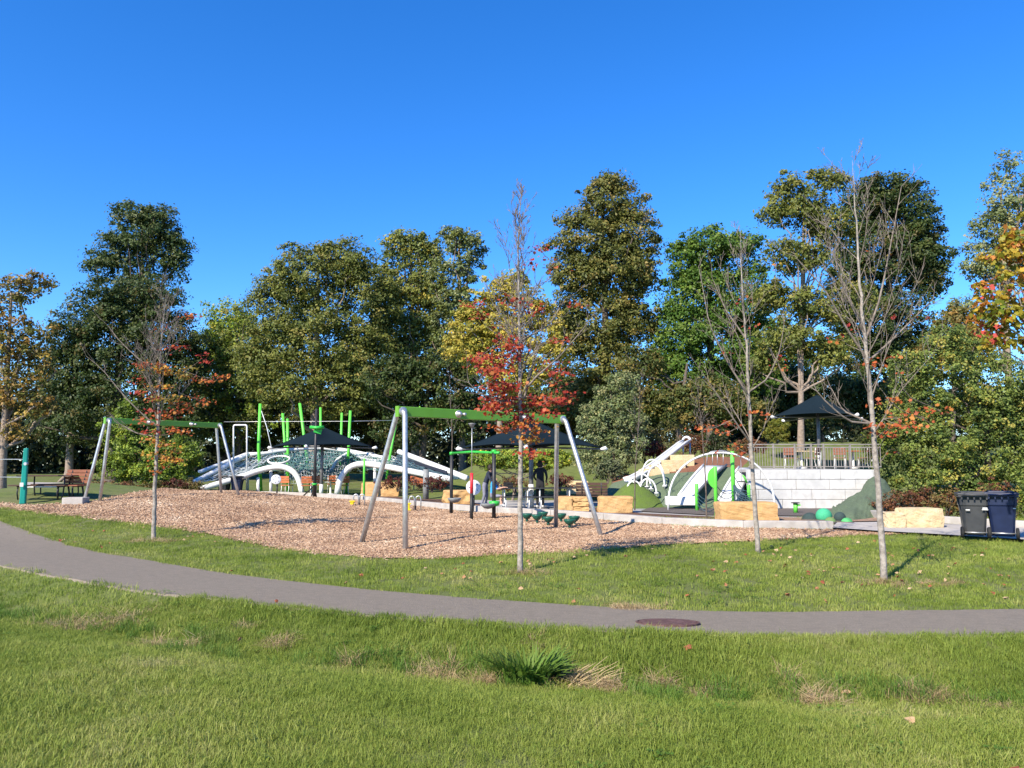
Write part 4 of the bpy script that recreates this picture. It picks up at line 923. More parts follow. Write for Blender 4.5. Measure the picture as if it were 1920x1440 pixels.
def std(arms, legs, lean=(0, 0, 0), hipz=.93, feet=None):
    """local frame: faces -Y"""
    lx, ly, lz = lean
    J = {'pelvis': ((0, 0, hipz), (.155, .12)), 'waist': ((lx * .3, ly * .3, hipz + .17 + lz * .3), (.14, .105)), 'chest': ((lx * .75, ly * .75, hipz + .37 + lz * .75), (.17, .115)), 'neck0': ((lx, ly, hipz + .52 + lz), (.10, .075)), 'neck': ((lx * 1.05, ly * 1.08, hipz + .57 + lz * 1.05), .062), 'head': ((lx * 1.12, ly * 1.2 - .02, hipz + .675 + lz * 1.15), (.085, .098)), 'crown': ((lx * 1.12, ly * 1.2 - .01, hipz + .755 + lz * 1.15), (.07, .08)), 'face': ((lx * 1.12, ly * 1.2 - .14, hipz + .68 + lz * 1.15), .03)}
    E = [('pelvis', 'waist'), ('waist', 'chest'), ('chest', 'neck0'), ('neck0', 'neck'), ('neck', 'head'), ('head', 'crown')]
    for sd, sg in (('l', 1), ('r', -1)):
        a = arms[sd]; J[sd + 'sh'] = ((lx * .93 + sg * .19, ly * .93, hipz + .47 + lz * .93), .062); J[sd + 'el'] = (a[0], .047); J[sd + 'wr'] = (a[1], .032)
        E += [('neck0', sd + 'sh'), (sd + 'sh', sd + 'el'), (sd + 'el', sd + 'wr')]
        dd = Vector(a[1]) - Vector(a[0]); hand(J, E, sd + 'wr', sd, dd, (0, 0, 1) if abs(dd.normalized().z) < .8 else (0, -1, 0))
        q = legs[sd]; J[sd + 'hip'] = ((sg * .09, 0, hipz - .06), .095); J[sd + 'kn'] = (q[0], .065); J[sd + 'an'] = (q[1], .045); f = Vector(q[1])
        J[sd + 'he'] = (f + Vector((0, .03, -.05)), .04); J[sd + 'to'] = (f + Vector((0, -.16, -.055)), (.042, .03))
        E += [('pelvis', sd + 'hip'), (sd + 'hip', sd + 'kn'), (sd + 'kn', sd + 'an'), (sd + 'an', sd + 'he'), (sd + 'an', sd + 'to')]
    return J, E
def clothes(E, top, bottom, shoe, sleeve=True, bare=()):
    c = {'*': 'skin'}
    for a, b in E:
        k = (a, b); n = a + b
        if a in ('pelvis',) and b != 'waist' or a[1:] == 'hip' and b[1:] == 'kn': c[k] = bottom
        elif a[1:] == 'kn': c[k] = 'skin' if 'shin' in bare else bottom
        elif a[1:] == 'an': c[k] = shoe
        elif k == ('head', 'crown'): c[k] = 'hair_dark'
        elif k in (('neck0', 'neck'), ('neck', 'head')): c[k] = 'skin'
        elif a[1:] == 'el': c[k] = top if sleeve else 'skin'
        elif a[1:] == 'sh' or a in ('waist', 'chest', 'neck0', 'pelvis'): c[k] = top
        else: c[k] = 'skin'
    return c
# standing man in black, seen from behind
J, E = std({'l': ((.25, -.02, 1.16), (.20, -.20, 1.04)), 'r': ((-.25, -.02, 1.16), (-.20, -.20, 1.04))}, {'l': ((.10, -.01, .5), (.11, .02, .085)), 'r': ((-.10, -.01, .5), (-.11, .02, .085))}, (0, -.03, 0), .92)
pm = flat(1013, 954, .03) + Vector((0, .95, 0)); pm.z = .03
build_person('person in black clothes standing with back turned at the dark table', flat(1013, 953, .03), R(165), J, E, clothes(E, 'cloth_black', 'cloth_black', 'shoe_white'), ((0, .02, 1.615), (.215, .25, .31)), 1.0)
# woman bending over the child
J, E = std({'l': ((.26, -.36, .98), (.16, -.55, .88)), 'r': ((-.22, -.38, .98), (-.12, -.56, .86))}, {'l': ((.10, -.06, .5), (.12, .03, .085)), 'r': ((-.10, -.02, .48), (-.11, .12, .085))}, (0, -.20, -.08), .92)
cw = clothes(E, 'cloth_navy', 'cloth_grey', 'shoe_white')
pw = flat(909, 953, .03)
build_person('person in navy top and grey trousers leaning over the one in blue', pw, R(72), J, E, cw, ((0, -.22, 1.54), (.21, .24, .28)), .97)
# child in blue on the bench
J, E = std({'l': ((.16, -.24, .80), (.10, -.5, .86)), 'r': ((-.16, -.22, .80), (-.10, -.46, .87))}, {'l': ((.09, -.40, .52), (.09, -.38, .14)), 'r': ((-.09, -.38, .52), (-.10, -.42, .16))}, (0, -.05, 0), .56)
build_person('person in bright blue shirt sitting on the bench at the dark table', Vector((flat(924, 953).x, 28.35, .06)), R(80), J, E, clothes(E, 'cloth_blue', 'cloth_grey', 'shoe_white', False, ('shin',)), ((0, -.05, 1.29), (.20, .22, .2)), .86)

# ---------------------------------------------------------------- trees
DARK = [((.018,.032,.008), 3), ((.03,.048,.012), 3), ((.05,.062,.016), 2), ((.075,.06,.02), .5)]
OLIVE = [((.06,.075,.018), 3), ((.085,.098,.022), 3), ((.12,.125,.03), 2), ((.16,.14,.04), .6)]
OLIVE2 = [((.05,.06,.016), 3), ((.078,.083,.02), 3), ((.11,.105,.028), 2), ((.15,.115,.035), .8)]
GREEN = [((.035,.075,.012), 3), ((.055,.10,.015), 3), ((.085,.125,.02), 2)]
YELLOW = [((.235,.195,.034), 3), ((.19,.175,.03), 3), ((.29,.225,.045), 2), ((.11,.12,.022), 1.2)]
LIME = [((.12,.17,.02), 3), ((.17,.20,.025), 2), ((.08,.12,.018), 2), ((.25,.22,.03), .8)]
SILV = [((.10,.125,.06), 3), ((.15,.165,.085), 2), ((.07,.09,.03), 2), ((.2,.19,.09), .6)]
BROWNY = [((.09,.07,.02), 2), ((.07,.075,.018), 3), ((.17,.10,.025), 1.4), ((.22,.15,.03), .8)]
RUST = [((.12,.045,.022), 3), ((.18,.075,.03), 2), ((.08,.055,.02), 2), ((.20,.13,.045), 1)]
MAROON = [((.10,.025,.018), 3), ((.14,.04,.025), 2), ((.07,.05,.02), 1.5)]
def clump_pts(blobs, n, d, depth=.8, shell=.5):
    """clump centres in and on ellipsoids given in pixels"""
    w = np.array([b[2] * b[3] for b in blobs], float); w /= w.sum(); k = rng.choice(len(blobs), n, p=w); out = []; nor = []; siz = []
    subs = []
    for b in blobs:
        ns = 34; v = rng.normal(size=(ns, 3)); v[:, 2] = v[:, 2] * .9 + .25; v /= np.linalg.norm(v, axis=1, keepdims=True); subs.append((v, rng.uniform(.35, .62, ns), rng.uniform(.72, 1.2, ns)))
    for i in k:
        cx, cy, rx, ry = blobs[i][:4]; rx *= 1.07; ry *= 1.04; dd = d + (blobs[i][4] if len(blobs[i]) > 4 else 0); v = rng.normal(size=3); v /= np.linalg.norm(v)
        r = (shell + (1 - shell) * rng.random() ** .7) * .9
        if rng.random() < .6:
            j = rng.integers(34); sv, sr, sd = subs[i]; u_ = rng.random(); q_ = sv[j] * (sd[j] - u_ * sr[j]) + v * (.03 + .13 * u_) - np.array([0, 0, .06 * (1 - u_)]); v = q_ / max(np.linalg.norm(q_), .05); r = np.linalg.norm(q_); nv_ = sv[j] * .5 + rng.normal(0, .5, 3); sz_ = .45 + .65 * u_
        else: nv_ = v; sz_ = 1.0
        s = dd / FPX; c = at(cx, cy, dd)
        out.append((c.x + v[0] * r * rx * s, c.y + v[1] * r * rx * s * depth, c.z + v[2] * r * ry * s)); nor.append(nv_); siz.append(sz_)
    return np.array(out), np.array(nor), np.array(siz)
def crown(parent, blobs, d, pal, clumps, per, cr, ls, shape='oval', depth=.8, shell=.5, m='leaf', name='crown', flatz=.65, minz=None):
    C, N, SZ = clump_pts(blobs, clumps, d, depth, shell)
    cc = pick_cols(pal, clumps); rr = cr * rng.uniform(.6, 1.2, clumps) * SZ
    v = rng.normal(size=(clumps, per, 3)); v /= np.linalg.norm(v, axis=2, keepdims=True); v *= rng.random((clumps, per, 1)) ** .45
    v[..., 2] *= flatz
    P = (C[:, None, :] + v * rr[:, None, None]).reshape(-1, 3)
    nn_ = (np.repeat(N, per, 0) * .45 + v.reshape(-1, 3) * .5 + np.array([-.15, -.2, .45]) + rng.normal(size=(clumps * per, 3)) * .55)
    cols = np.repeat(cc, per, 0) * rng.uniform(.8, 1.2, (clumps * per, 1)) * rng.uniform(.94, 1.06, (clumps * per, 3))
    alt = rng.random(clumps * per) < .15; cols[alt] = pick_cols(pal, int(alt.sum()))
    if minz is not None: P[:, 2] = np.maximum(P[:, 2], minz + rng.random(len(P)) * .2)
    leaves(name, P, ls * rng.uniform(.45, 1.45, len(P)), nn_, cols, parent, shape, m)
    return C
def limb(mb, a, b, r0, r1, n=6, wob=.12, up=.15, k=6):
    a = Vector(a); b = Vector(b); L = (b - a).length; pts = []
    for i in range(k + 1):
        s = i / k; q = a.lerp(b, s) + Vector((0, 0, -up * L * math.sin(math.pi * s) * .6))
        if 0 < i < k: q += Vector(rng.normal(0, wob * L * .12, 3))
        pts.append(q)
    mb.tube(pts, [r0 + (r1 - r0) * (i / k) for i in range(k + 1)], n, False); return pts
def big_tree(label, bx, d, blobs, pal, clumps, per=26, cr=.85, ls=.24, tr=.28, bark='bark_dark', group='tall trees behind the playground', nl=16, name='tree', shape='oval', fork=.45, base=None, **kw):
    B = Vector(base) if base is not None else Vector((at(bx, 800, d).x, d, 0)); B.z = Hs(B.x, B.y) - .1
    t = thing(name, label, 'tree', B, group)
    C = crown(t, blobs, d, [((c_[0] * 1.62, c_[1] * 1.62, c_[2] * 1.4), w_) for c_, w_ in pal], int(clumps * 2.1), int(per * 1.6), cr * .95, ls * .84, shape, **kw)
    top = Vector((C[:, 0].mean(), C[:, 1].mean(), np.percentile(C[:, 2], 92)))
    mb = MB(); P = [B, B.lerp(Vector((B.x * .7 + top.x * .3, B.y * .7 + top.y * .3, B.z + (top.z - B.z) * .4)), 1.0), top]
    Q = resample(np.array([tuple(p) for p in P]), 10); rad = [tr * (1.25 if i == 0 else 1) * (1 - .085 * i) for i in range(10)]
    mb.tube([Vector(q) for q in Q], rad, 10, False)
    tk = mb.build('trunk', bark, t, True); lb_ = MB()
    for i in rng.choice(len(C), min(nl, len(C)), replace=False):
        c = C[i]; j = int(np.clip((c[2] - B.z) / (top.z - B.z) * 9 * .75, 2, 8)); limb(lb_, Q[j], c, rad[j] * .5, .03, 6, .25, .1)
    lb_.build('limbs', bark, t, True)
    return t
G = 'tall trees behind the playground'
big_tree('sparse yellow-brown tree at the left edge with a bare lower trunk', 10, 34, [(20, 560, 45, 50), (70, 530, 30, 28), (25, 640, 55, 55), (50, 690, 60, 55), (-10, 740, 60, 50), (60, 760, 45, 45), (-60, 620, 70, 80), (25, 810, 35, 25), (85, 620, 22, 40)], BROWNY, 250, 17, .5, .17, .19, 'bark_pale', nl=26, shell=.25)
big_tree('tall dark round-topped tree rising behind the others at far left', 265, 74, [(262, 440, 78, 52), (225, 480, 60, 55), (305, 470, 50, 60), (250, 405, 55, 28), (300, 410, 38, 28), (200, 500, 40, 30), (330, 480, 26, 55), (262, 540, 70, 45)], [((.025,.045,.014), 3), ((.04,.06,.018), 3), ((.06,.072,.024), 2)], 330, 28, 1.0, .30, .4, nl=22, shell=.4)
big_tree('broad dense dark green tree left of the oak', 215, 58, [(225, 620, 110, 95), (150, 680, 80, 100), (300, 640, 85, 95), (180, 590, 70, 60), (120, 720, 60, 90), (330, 720, 75, 90), (225, 740, 130, 80), (150, 800, 80, 55), (300, 810, 90, 50), (270, 560, 80, 45)], DARK, 900, 30, .95, .25, .45, nl=10)
big_tree('broad olive green oak behind the net climber', 590, 56, [(600, 520, 95, 75), (540, 560, 75, 70), (650, 490, 60, 50), (690, 560, 60, 75), (520, 640, 70, 75), (600, 640, 100, 80), (670, 660, 75, 80), (560, 720, 90, 60), (640, 735, 80, 55), (505, 555, 35, 35), (480, 690, 45, 60)], OLIVE, 900, 30, .85, .23, .42, 'bark_pale', nl=14)
big_tree('pale yellow-green tree peeking out left of the oak', 425, 68, [(425, 600, 48, 42), (440, 650, 55, 60), (400, 660, 40, 60), (430, 750, 60, 80)], LIME, 260, 26, .9, .26, .3, nl=8)
big_tree('tall yellowing green tree right of the oak with open crown', 780, 60, [(745, 470, 32, 44), (780, 470, 30, 42), (720, 560, 40, 70), (775, 540, 50, 55), (800, 590, 40, 60), (745, 630, 60, 60), (810, 660, 50, 60), (812, 482, 16, 40)], [((.09,.11,.03), 3), ((.13,.14,.035), 3), ((.25,.21,.04), 1), ((.06,.08,.02), 2)], 470, 28, .85, .25, .36, 'bark_pale', nl=20, shell=.35)
big_tree('slim pale grey-green tree with visible bare limbs left of the maple top', 868, 58, [(868, 455, 42, 30), (845, 440, 20, 18), (890, 480, 22, 25), (860, 500, 30, 22), (835, 620, 30, 60), (880, 520, 20, 14), (850, 560, 42, 45), (885, 610, 42, 60), (820, 520, 24, 40)], SILV[:3] + OLIVE[:2], 250, 26, .6, .24, .26, 'bark_pale', nl=26, shell=.3)
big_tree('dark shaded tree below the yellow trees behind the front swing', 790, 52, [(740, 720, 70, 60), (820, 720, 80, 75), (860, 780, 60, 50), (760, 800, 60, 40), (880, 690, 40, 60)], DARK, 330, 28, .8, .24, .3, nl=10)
big_tree('yellow-leaved tree right behind the young red maple', 935, 44, [(950, 620, 75, 50), (885, 610, 42, 40), (1015, 630, 45, 45), (940, 560, 55, 40), (905, 665, 45, 40), (1000, 690, 55, 40), (925, 690, 40, 25), (870, 590, 30, 22), (960, 530, 30, 26), (870, 650, 40, 40), (1040, 660, 36, 40), (950, 720, 60, 30), (1000, 580, 45, 40)], YELLOW, 420, 26, .55, .19, .2, 'bark_pale', nl=14, shell=.4)
big_tree('tall pointed olive tree right of the young red maple', 1140, 50, [(1145, 380, 58, 50), (1150, 345, 38, 24), (1100, 440, 70, 60), (1185, 440, 55, 65), (1140, 510, 85, 60), (1200, 510, 42, 50), (1080, 520, 55, 55), (1120, 600, 95, 60), (1190, 600, 45, 50), (1140, 690, 80, 60), (1110, 750, 70, 45), (1070, 640, 45, 60)], OLIVE2, 930, 30, .72, .22, .36, nl=22, shell=.4)
big_tree('bright green maple with a rounded top left of the bare young tree', 1335, 50, [(1340, 470, 65, 45), (1290, 490, 40, 60), (1390, 480, 48, 50), (1310, 560, 80, 60), (1390, 570, 75, 60), (1280, 620, 55, 60), (1350, 650, 90, 60), (1270, 700, 55, 50), (1400, 700, 70, 50), (1240, 680, 35, 60)], GREEN, 800, 30, .75, .22, .36, nl=10)
big_tree('dark green undergrowth tree with drooping boughs below the bright maple', 1270, 46, [(1270, 760, 60, 40), (1200, 690, 45, 50), (1330, 750, 70, 50), (1220, 760, 50, 35), (1400, 770, 60, 35)], [((.07,.07,.018), 2), ((.04,.055,.014), 3), ((.13,.10,.03), 1)], 300, 26, .65, .2, .26, nl=12)
big_tree('open olive tree with tall pale trunk beside the terrace umbrella', 1500, 44, [(1480, 350, 38, 30), (1510, 400, 50, 45), (1550, 340, 40, 30), (1450, 400, 28, 35), (1490, 480, 65, 40), (1555, 430, 45, 55), (1450, 560, 40, 40), (1520, 580, 70, 40), (1480, 640, 70, 30), (1560, 660, 55, 35), (1430, 680, 40, 25), (1600, 560, 40, 50)], OLIVE, 500, 26, .6, .2, .19, 'bark_pale', nl=30, shell=.3)
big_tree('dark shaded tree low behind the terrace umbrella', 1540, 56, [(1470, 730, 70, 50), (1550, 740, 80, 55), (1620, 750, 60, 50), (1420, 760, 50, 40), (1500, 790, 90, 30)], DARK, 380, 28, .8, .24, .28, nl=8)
big_tree('tall dark tree behind the tall bare young tree on the right', 1680, 62, [(1650, 370, 75, 55), (1700, 400, 65, 70), (1620, 400, 50, 60), (1720, 470, 60, 70), (1660, 480, 90, 70), (1600, 520, 55, 70), (1740, 520, 40, 50), (1660, 600, 95, 80), (1600, 660, 70, 70), (1700, 690, 70, 70)], DARK, 1000, 30, .9, .26, .42, nl=22, shell=.4)
big_tree('wispy pale olive tree at the upper right edge', 1895, 40, [(1890, 370, 45, 60), (1860, 430, 40, 50), (1900, 310, 30, 32), (1850, 510, 45, 45), (1830, 480, 22, 40), (1900, 470, 50, 60), (1820, 590, 45, 45), (1960, 400, 60, 90), (1790, 640, 50, 40)], SILV, 330, 22, .5, .17, .22, 'bark_pale', nl=40, shell=.2)
big_tree('leafy mixed green tree at right behind the bins', 1850, 30, [(1780, 700, 80, 70), (1870, 720, 80, 80), (1720, 770, 60, 60), (1800, 800, 90, 70), (1890, 820, 70, 70), (1740, 850, 70, 45), (1840, 870, 80, 40), (1700, 690, 40, 40), (1780, 640, 50, 30), (1950, 780, 80, 110), (1690, 830, 40, 50), (1700, 905, 60, 40), (1790, 905, 80, 42), (1890, 905, 80, 45), (1980, 900, 80, 50)], [((.08,.105,.025), 3), ((.12,.15,.035), 3), ((.20,.18,.04), 1), ((.045,.07,.018), 2.5)], 950, 26, .42, .125, .16, nl=12, minz=.3)
big_tree('yellow-brown feathery tree between the dark tree and the leafy right tree', 1780, 36, [(1790, 610, 45, 40), (1760, 660, 40, 40), (1830, 650, 40, 40)], BROWNY, 130, 24, .5, .16, .16, nl=14, shell=.3)
big_tree('willowy grey-green tree behind the turf mound', 1150, 34, [(1150, 760, 45, 50), (1120, 800, 40, 50), (1180, 810, 40, 50), (1140, 850, 50, 40), (1100, 860, 28, 30), (1165, 720, 28, 30)], SILV, 330, 24, .38, .12, .12, nl=12, minz=.1)
big_tree('yellow-green young tree behind the far swing', 240, 35, [(225, 830, 36, 50), (270, 850, 50, 45), (330, 860, 50, 45), (215, 880, 35, 28), (290, 890, 70, 25), (235, 785, 20, 40)], LIME[:3] + [((.06,.09,.016), 3)], 420, 24, .34, .12, .1, nl=10, minz=.2)
big_tree('small lime green tree with white trunk sleeve under the middle umbrella', 960, 35, [(960, 860, 50, 22), (1010, 865, 40, 22), (910, 862, 30, 16), (1045, 860, 30, 20)], LIME, 260, 22, .3, .11, .06, 'bark_pale', nl=14)
tb_ = flat(906, 915, .3); 
# far wood that reads as one dark mass behind the trunks
wd = struct(bpy.data.objects.new('far_wood', None), 'stuff'); bpy.data.objects.remove(wd)
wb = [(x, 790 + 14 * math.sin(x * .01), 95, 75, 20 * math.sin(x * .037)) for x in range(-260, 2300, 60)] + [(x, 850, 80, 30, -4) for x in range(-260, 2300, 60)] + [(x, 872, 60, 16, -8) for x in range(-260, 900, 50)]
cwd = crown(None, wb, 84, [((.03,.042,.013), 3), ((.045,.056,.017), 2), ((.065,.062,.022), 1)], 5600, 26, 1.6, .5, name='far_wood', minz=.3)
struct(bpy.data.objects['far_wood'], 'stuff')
# trunk at the left back
p = gnd(127, 903); t = thing('tree_stump', 'pale flared tree trunk standing on the shaded grass at left', 'tree', p)
MB().tube([p + Vector((0, 0, -.1)), p + Vector((0, 0, .25)), p + Vector((.05, 0, .8)), p + Vector((0, 0, 3)), p + Vector((.1, 0, 9))], [.55, .36, .28, .25, .2], 12).build('trunk', 'bark_pale', t, True)
for k in range(6): a = k * 1.05; MB().tube([p + Vector((.2 * math.cos(a), .2 * math.sin(a), .4)), p + Vector((.75 * math.cos(a), .75 * math.sin(a), -.05))], [.16, .06], 8).build('root', 'bark_pale', t, True)
# shrubs
def shrub(label, px, by, w, h, pal, n=70, per=22, cr=.16, ls=.07, d=None, group='shrubs', name='shrub', shape='oval', stem='bark_dark'):
    p = gnd(px, by) if d is None else Vector((at(px, by, d).x, d, at(px, by, d).z)); s = p.y / FPX; t = thing(name, label, 'shrub', p, group)
    bl = [(px + dx * w * .5, by - h * .5 + dy * h * .25, w * .30, h * .42) for dx, dy in ((-.7, .3), (0, -.2), (.7, .3), (-.3, 0), (.4, -.1))]
    crown(t, bl, p.y, pal, n, per, cr, ls, shape, .9, .3, minz=p.z)
    mb = MB()
    for k in range(7): mb.tube([p + Vector((0, 0, -.05)), p + Vector((rng.normal(0, w * s * .22), rng.normal(0, .2), h * s * .7))], [.02, .008], 5, False)
    mb.build('stems', stem, t); return t
for a in (('rust red rounded shrub beside the far swing left legs', 178, 936, 36, 42, RUST), ('low reddish shrub right of the rust shrub by the far swing', 232, 928, 46, 30, RUST), ('brown-green low shrub behind the young orange maple trunk', 285, 925, 56, 26, BROWNY), ('maroon low shrub left of the white tubes', 330, 924, 40, 30, MAROON), ('ochre low shrub at the foot of the white tubes', 362, 926, 40, 30, [((.16,.12,.03), 2), ((.10,.09,.025), 2), ((.13,.06,.03), 1)])):
    shrub(*a, d=31 + .02 * a[1] * 0 + 1.5)
for a in (('maroon shrub behind the boulder, left part of the clump', 745, 920, 60, 32, MAROON), ('maroon shrub directly behind the boulder', 810, 922, 60, 34, MAROON), ('reddish shrub left of the standing person in black', 965, 925, 60, 36, RUST), ('maroon shrub right of the standing person in black', 1050, 922, 44, 40, MAROON)):
    shrub(*a, d=33.5)
for k, (lb, x, y, w, h, pal) in enumerate((('rust shrub left of the long pale limestone block', 1680, 975, 70, 60, RUST), ('orange-brown shrub behind the long pale limestone block', 1722, 976, 60, 70, RUST), ('ochre shrub between the limestone block and the grey bin', 1772, 980, 60, 70, [((.20,.13,.04), 2), ((.13,.10,.03), 2), ((.18,.07,.03), 2)]), ('rust shrub behind the two right bins', 1860, 985, 110, 90, RUST), ('yellow-tinged shrub at the right end of the rust hedge', 1935, 985, 60, 90, LIME))):
    shrub(lb, x, y, w, h, pal, 110, 24, .15, .06, 24 - k * .9)
for a in (('brownish shrub mass at the head of the long slide', 1210, 870, 70, 70, BROWNY, 36), ('olive round shrub on the bank above the steps', 1262, 858, 90, 80, OLIVE2, 40), ('red-leaved shrub on the bank near the slide top', 1225, 858, 30, 30, MAROON, 35), ('red-tinged shrub right of the slide top', 1300, 858, 50, 50, RUST, 38), ('dark evergreen shrub above the embankment slide', 1345, 862, 40, 60, DARK, 36), ('brown shrub behind the left end of the fence', 1405, 858, 50, 40, RUST, 39), ('leafy green shrub at the right end of the terrace fence', 1648, 885, 60, 110, LIME[:3] + OLIVE[:2], 29.2), ('dark green shrub behind the terrace umbrella pole', 1580, 845, 110, 70, DARK, 47), ('low green shrub on the slope left of the steps', 1140, 905, 40, 50, SILV, 32.5)):
    shrub(*a[:6], 120, 24, .24, .09, a[6])
shrub('small dark evergreen shrub on the artificial green rock', 1642, 960, 24, 40, [((.012,.03,.016), 1)], 40, 20, .1, .06, 26.9)
t = shrub('yellow-green dwarf pine behind the terrace fence', 1457, 832, 40, 52, [((.16,.17,.02), 3), ((.10,.12,.018), 2), ((.22,.19,.03), 1)], 160, 26, .22, .14, 42, name='dwarf_pine', shape='needle')
# a few more crowns that close the gaps of the tree line
big_tree('yellow-green tree filling the gap between the dark tree and the oak', 450, 62, [(455, 640, 60, 60), (400, 690, 60, 70), (470, 720, 70, 70), (430, 790, 80, 50)], OLIVE + LIME[:2], 330, 27, .85, .24, .28, nl=10)
big_tree('shaded olive tree between the oak and the yellow tree', 700, 64, [(700, 690, 80, 70), (660, 760, 80, 60), (730, 780, 80, 55), (600, 790, 90, 45)], OLIVE2, 380, 27, .9, .25, .3, nl=10)
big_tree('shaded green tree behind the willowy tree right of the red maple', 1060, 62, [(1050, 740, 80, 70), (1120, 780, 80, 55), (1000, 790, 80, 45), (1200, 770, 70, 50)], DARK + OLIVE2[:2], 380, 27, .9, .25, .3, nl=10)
big_tree('olive tree low behind the bright maple and the terrace', 1430, 60, [(1440, 640, 70, 60), (1400, 720, 80, 60), (1480, 700, 70, 60), (1350, 770, 80, 45)], OLIVE2 + GREEN[:2], 380, 27, .9, .25, .3, nl=10)

# ---------------------------------------------------------------- young park trees on the lawn
RED = [((.33,.04,.024), 3), ((.25,.032,.02), 3), ((.42,.09,.03), 2), ((.44,.15,.04), .7)]
ORG = [((.42,.10,.03), 3), ((.34,.07,.025), 2), ((.50,.20,.04), 2)]
YOR = [((.50,.25,.04), 3), ((.42,.13,.03), 2), ((.40,.28,.045), 2)]
OLY = [((.24,.19,.03), 2), ((.16,.14,.025), 2), ((.36,.20,.04), 1)]
def young(label, base_px, path_px, r0, prim, clusters, seed, named=(), leaf=.105, spread=(24, 42), lo=.28, ln=(.7, 1.9), tw=6, name='young_maple', bark='bark_young', d0=None, dens=2.6):
    global rng
    r0 *= .86; leaf *= .76
    keep = rng; rng = np.random.default_rng(seed)
    B = gnd(*base_px) if d0 is None else d0; d = B.y; t = thing(name, label, 'tree', B, 'young park trees')
    P = resample(np.array([tuple(B + Vector((0, 0, -.08)))] + [tuple(at(x, y, d)) for x, y in path_px]), 34)
    for _ in range(2): P[1:-1] = (P[:-2] + 2 * P[1:-1] + P[2:]) / 4
    P[2:-1] += rng.normal(0, r0 * .12, (31, 3))
    n = len(P); rad = [r0 * ((1.22 if i == 0 else 1.0) * (1 - i / (n - 1)) ** .8 + .035) for i in range(n)]
    tk = MB().tube([Vector(p) for p in P], rad, 12).build('trunk', bark, t, True)
    bm_ = MB(); twp = []
    Ht = P[-1][2] - P[0][2]
    def twig(a, dirv, L, r, depth):
        k = 6 if depth == 0 else 4; pts = [Vector(a)]; dv = Vector(dirv).normalized()
        for i in range(k):
            dv = (dv + Vector(rng.normal(0, .10, 3)) + Vector((0, 0, .075 if depth == 0 else .12))).normalized(); pts.append(pts[-1] + dv * L / k)
        bm_.tube(pts, [max(r * (1 - i / k) + .0012, .0022) for i in range(k + 1)], 6 if depth == 0 else 4, False)
        twp.extend([tuple(p) for p in pts[1:]])
        if depth < 2:
            m_ = tw if depth == 0 else 2
            for j in range(m_):
                s = rng.uniform(.22, .97); i = min(int(s * k), k - 1); q = pts[i].lerp(pts[i + 1], s * k - i); f = (pts[i + 1] - pts[i]).normalized()
                pr = f.cross(Vector(rng.normal(size=3))).normalized(); a_ = R(rng.uniform(25, 48))
                twig(q, f * math.cos(a_) + pr * math.sin(a_), L * rng.uniform(.28, .5) * (1.15 - s * .5), max(r * (1 - s) * .6, .004), depth + 1)
    for i in range(prim):
        s = lo + (1 - lo) * (i + rng.uniform(0, .8)) / prim; s = min(s, .985); j = int(s * (n - 1)); q = Vector(P[j]).lerp(Vector(P[j + 1]), s * (n - 1) - j)
        az = i * 2.4 + rng.normal(0, .4); a_ = R(rng.uniform(*spread)); L = (ln[1] + (ln[0] - ln[1]) * ((s - lo) / (1 - lo)) ** 1.2) * rng.uniform(.7, 1.2)
        twig(q, (math.sin(a_) * math.cos(az), math.sin(a_) * math.sin(az), math.cos(a_)), L, rad[j] * .33, 0)
    for pts in named:
        W = [at(x, y, d + o) for x, y, o in pts]; Q = resample(np.array([tuple(w) for w in W]), 9); bm_.tube([Vector(q) for q in Q], [.018 * (1 - i / 9) + .003 for i in range(9)], 6, False); twp.extend([tuple(q) for q in Q[2:]])
        for i in range(3, 9):
            f = Vector(Q[i] - Q[i - 1]).normalized(); pr = f.cross(Vector(rng.normal(size=3))).normalized(); twig(Q[i], f * .85 + pr * .5, rng.uniform(.25, .55), .005, 1)
    TW = np.array(twp); Cs = []; Ns = []; cl = []
    for (x, y, rx, ry, k, pal) in clusters:
        s = d / FPX; c = at(x, y, d + rng.normal(0, .12 + rx * s * .35)); near_ = np.vstack([TW, P[6:-4]]); a = near_[np.argmin(np.linalg.norm(near_ - np.array(c) - np.array([0, 0, -.15]), axis=1))]
        limb(bm_, a, c, .007, .003, 4, .2, .1, 4)
        nsub = max(2, k // 9)
        for _ in range(nsub):
            sc = np.array(c) + rng.normal(0, .5, 3) * np.array([rx * s, rx * s * .9, ry * s]); limb(bm_, c, sc, .004, .002, 3, .1, .1, 3)
            m_ = max(3, int(k / nsub * dens)); v = rng.normal(0, .5, (m_, 3)) * np.array([.25, .25, .07]); Cs.append(sc + v); Ns.append(rng.normal(0, .45, (m_, 3)) + np.array([-.2, -.35, .75])); cl.append(pick_cols(pal, m_) * rng.uniform(.75, 1.25, (m_, 1)))
    bm_.build('branches', 'bark_twig', t, True)
    if Cs: Cs = np.vstack(Cs); leaves('foliage', Cs, leaf * rng.uniform(.5, 1.0, len(Cs)), np.vstack(Ns), np.vstack(cl), t, 'maple', 'leaf_near')
    rng = keep; return t
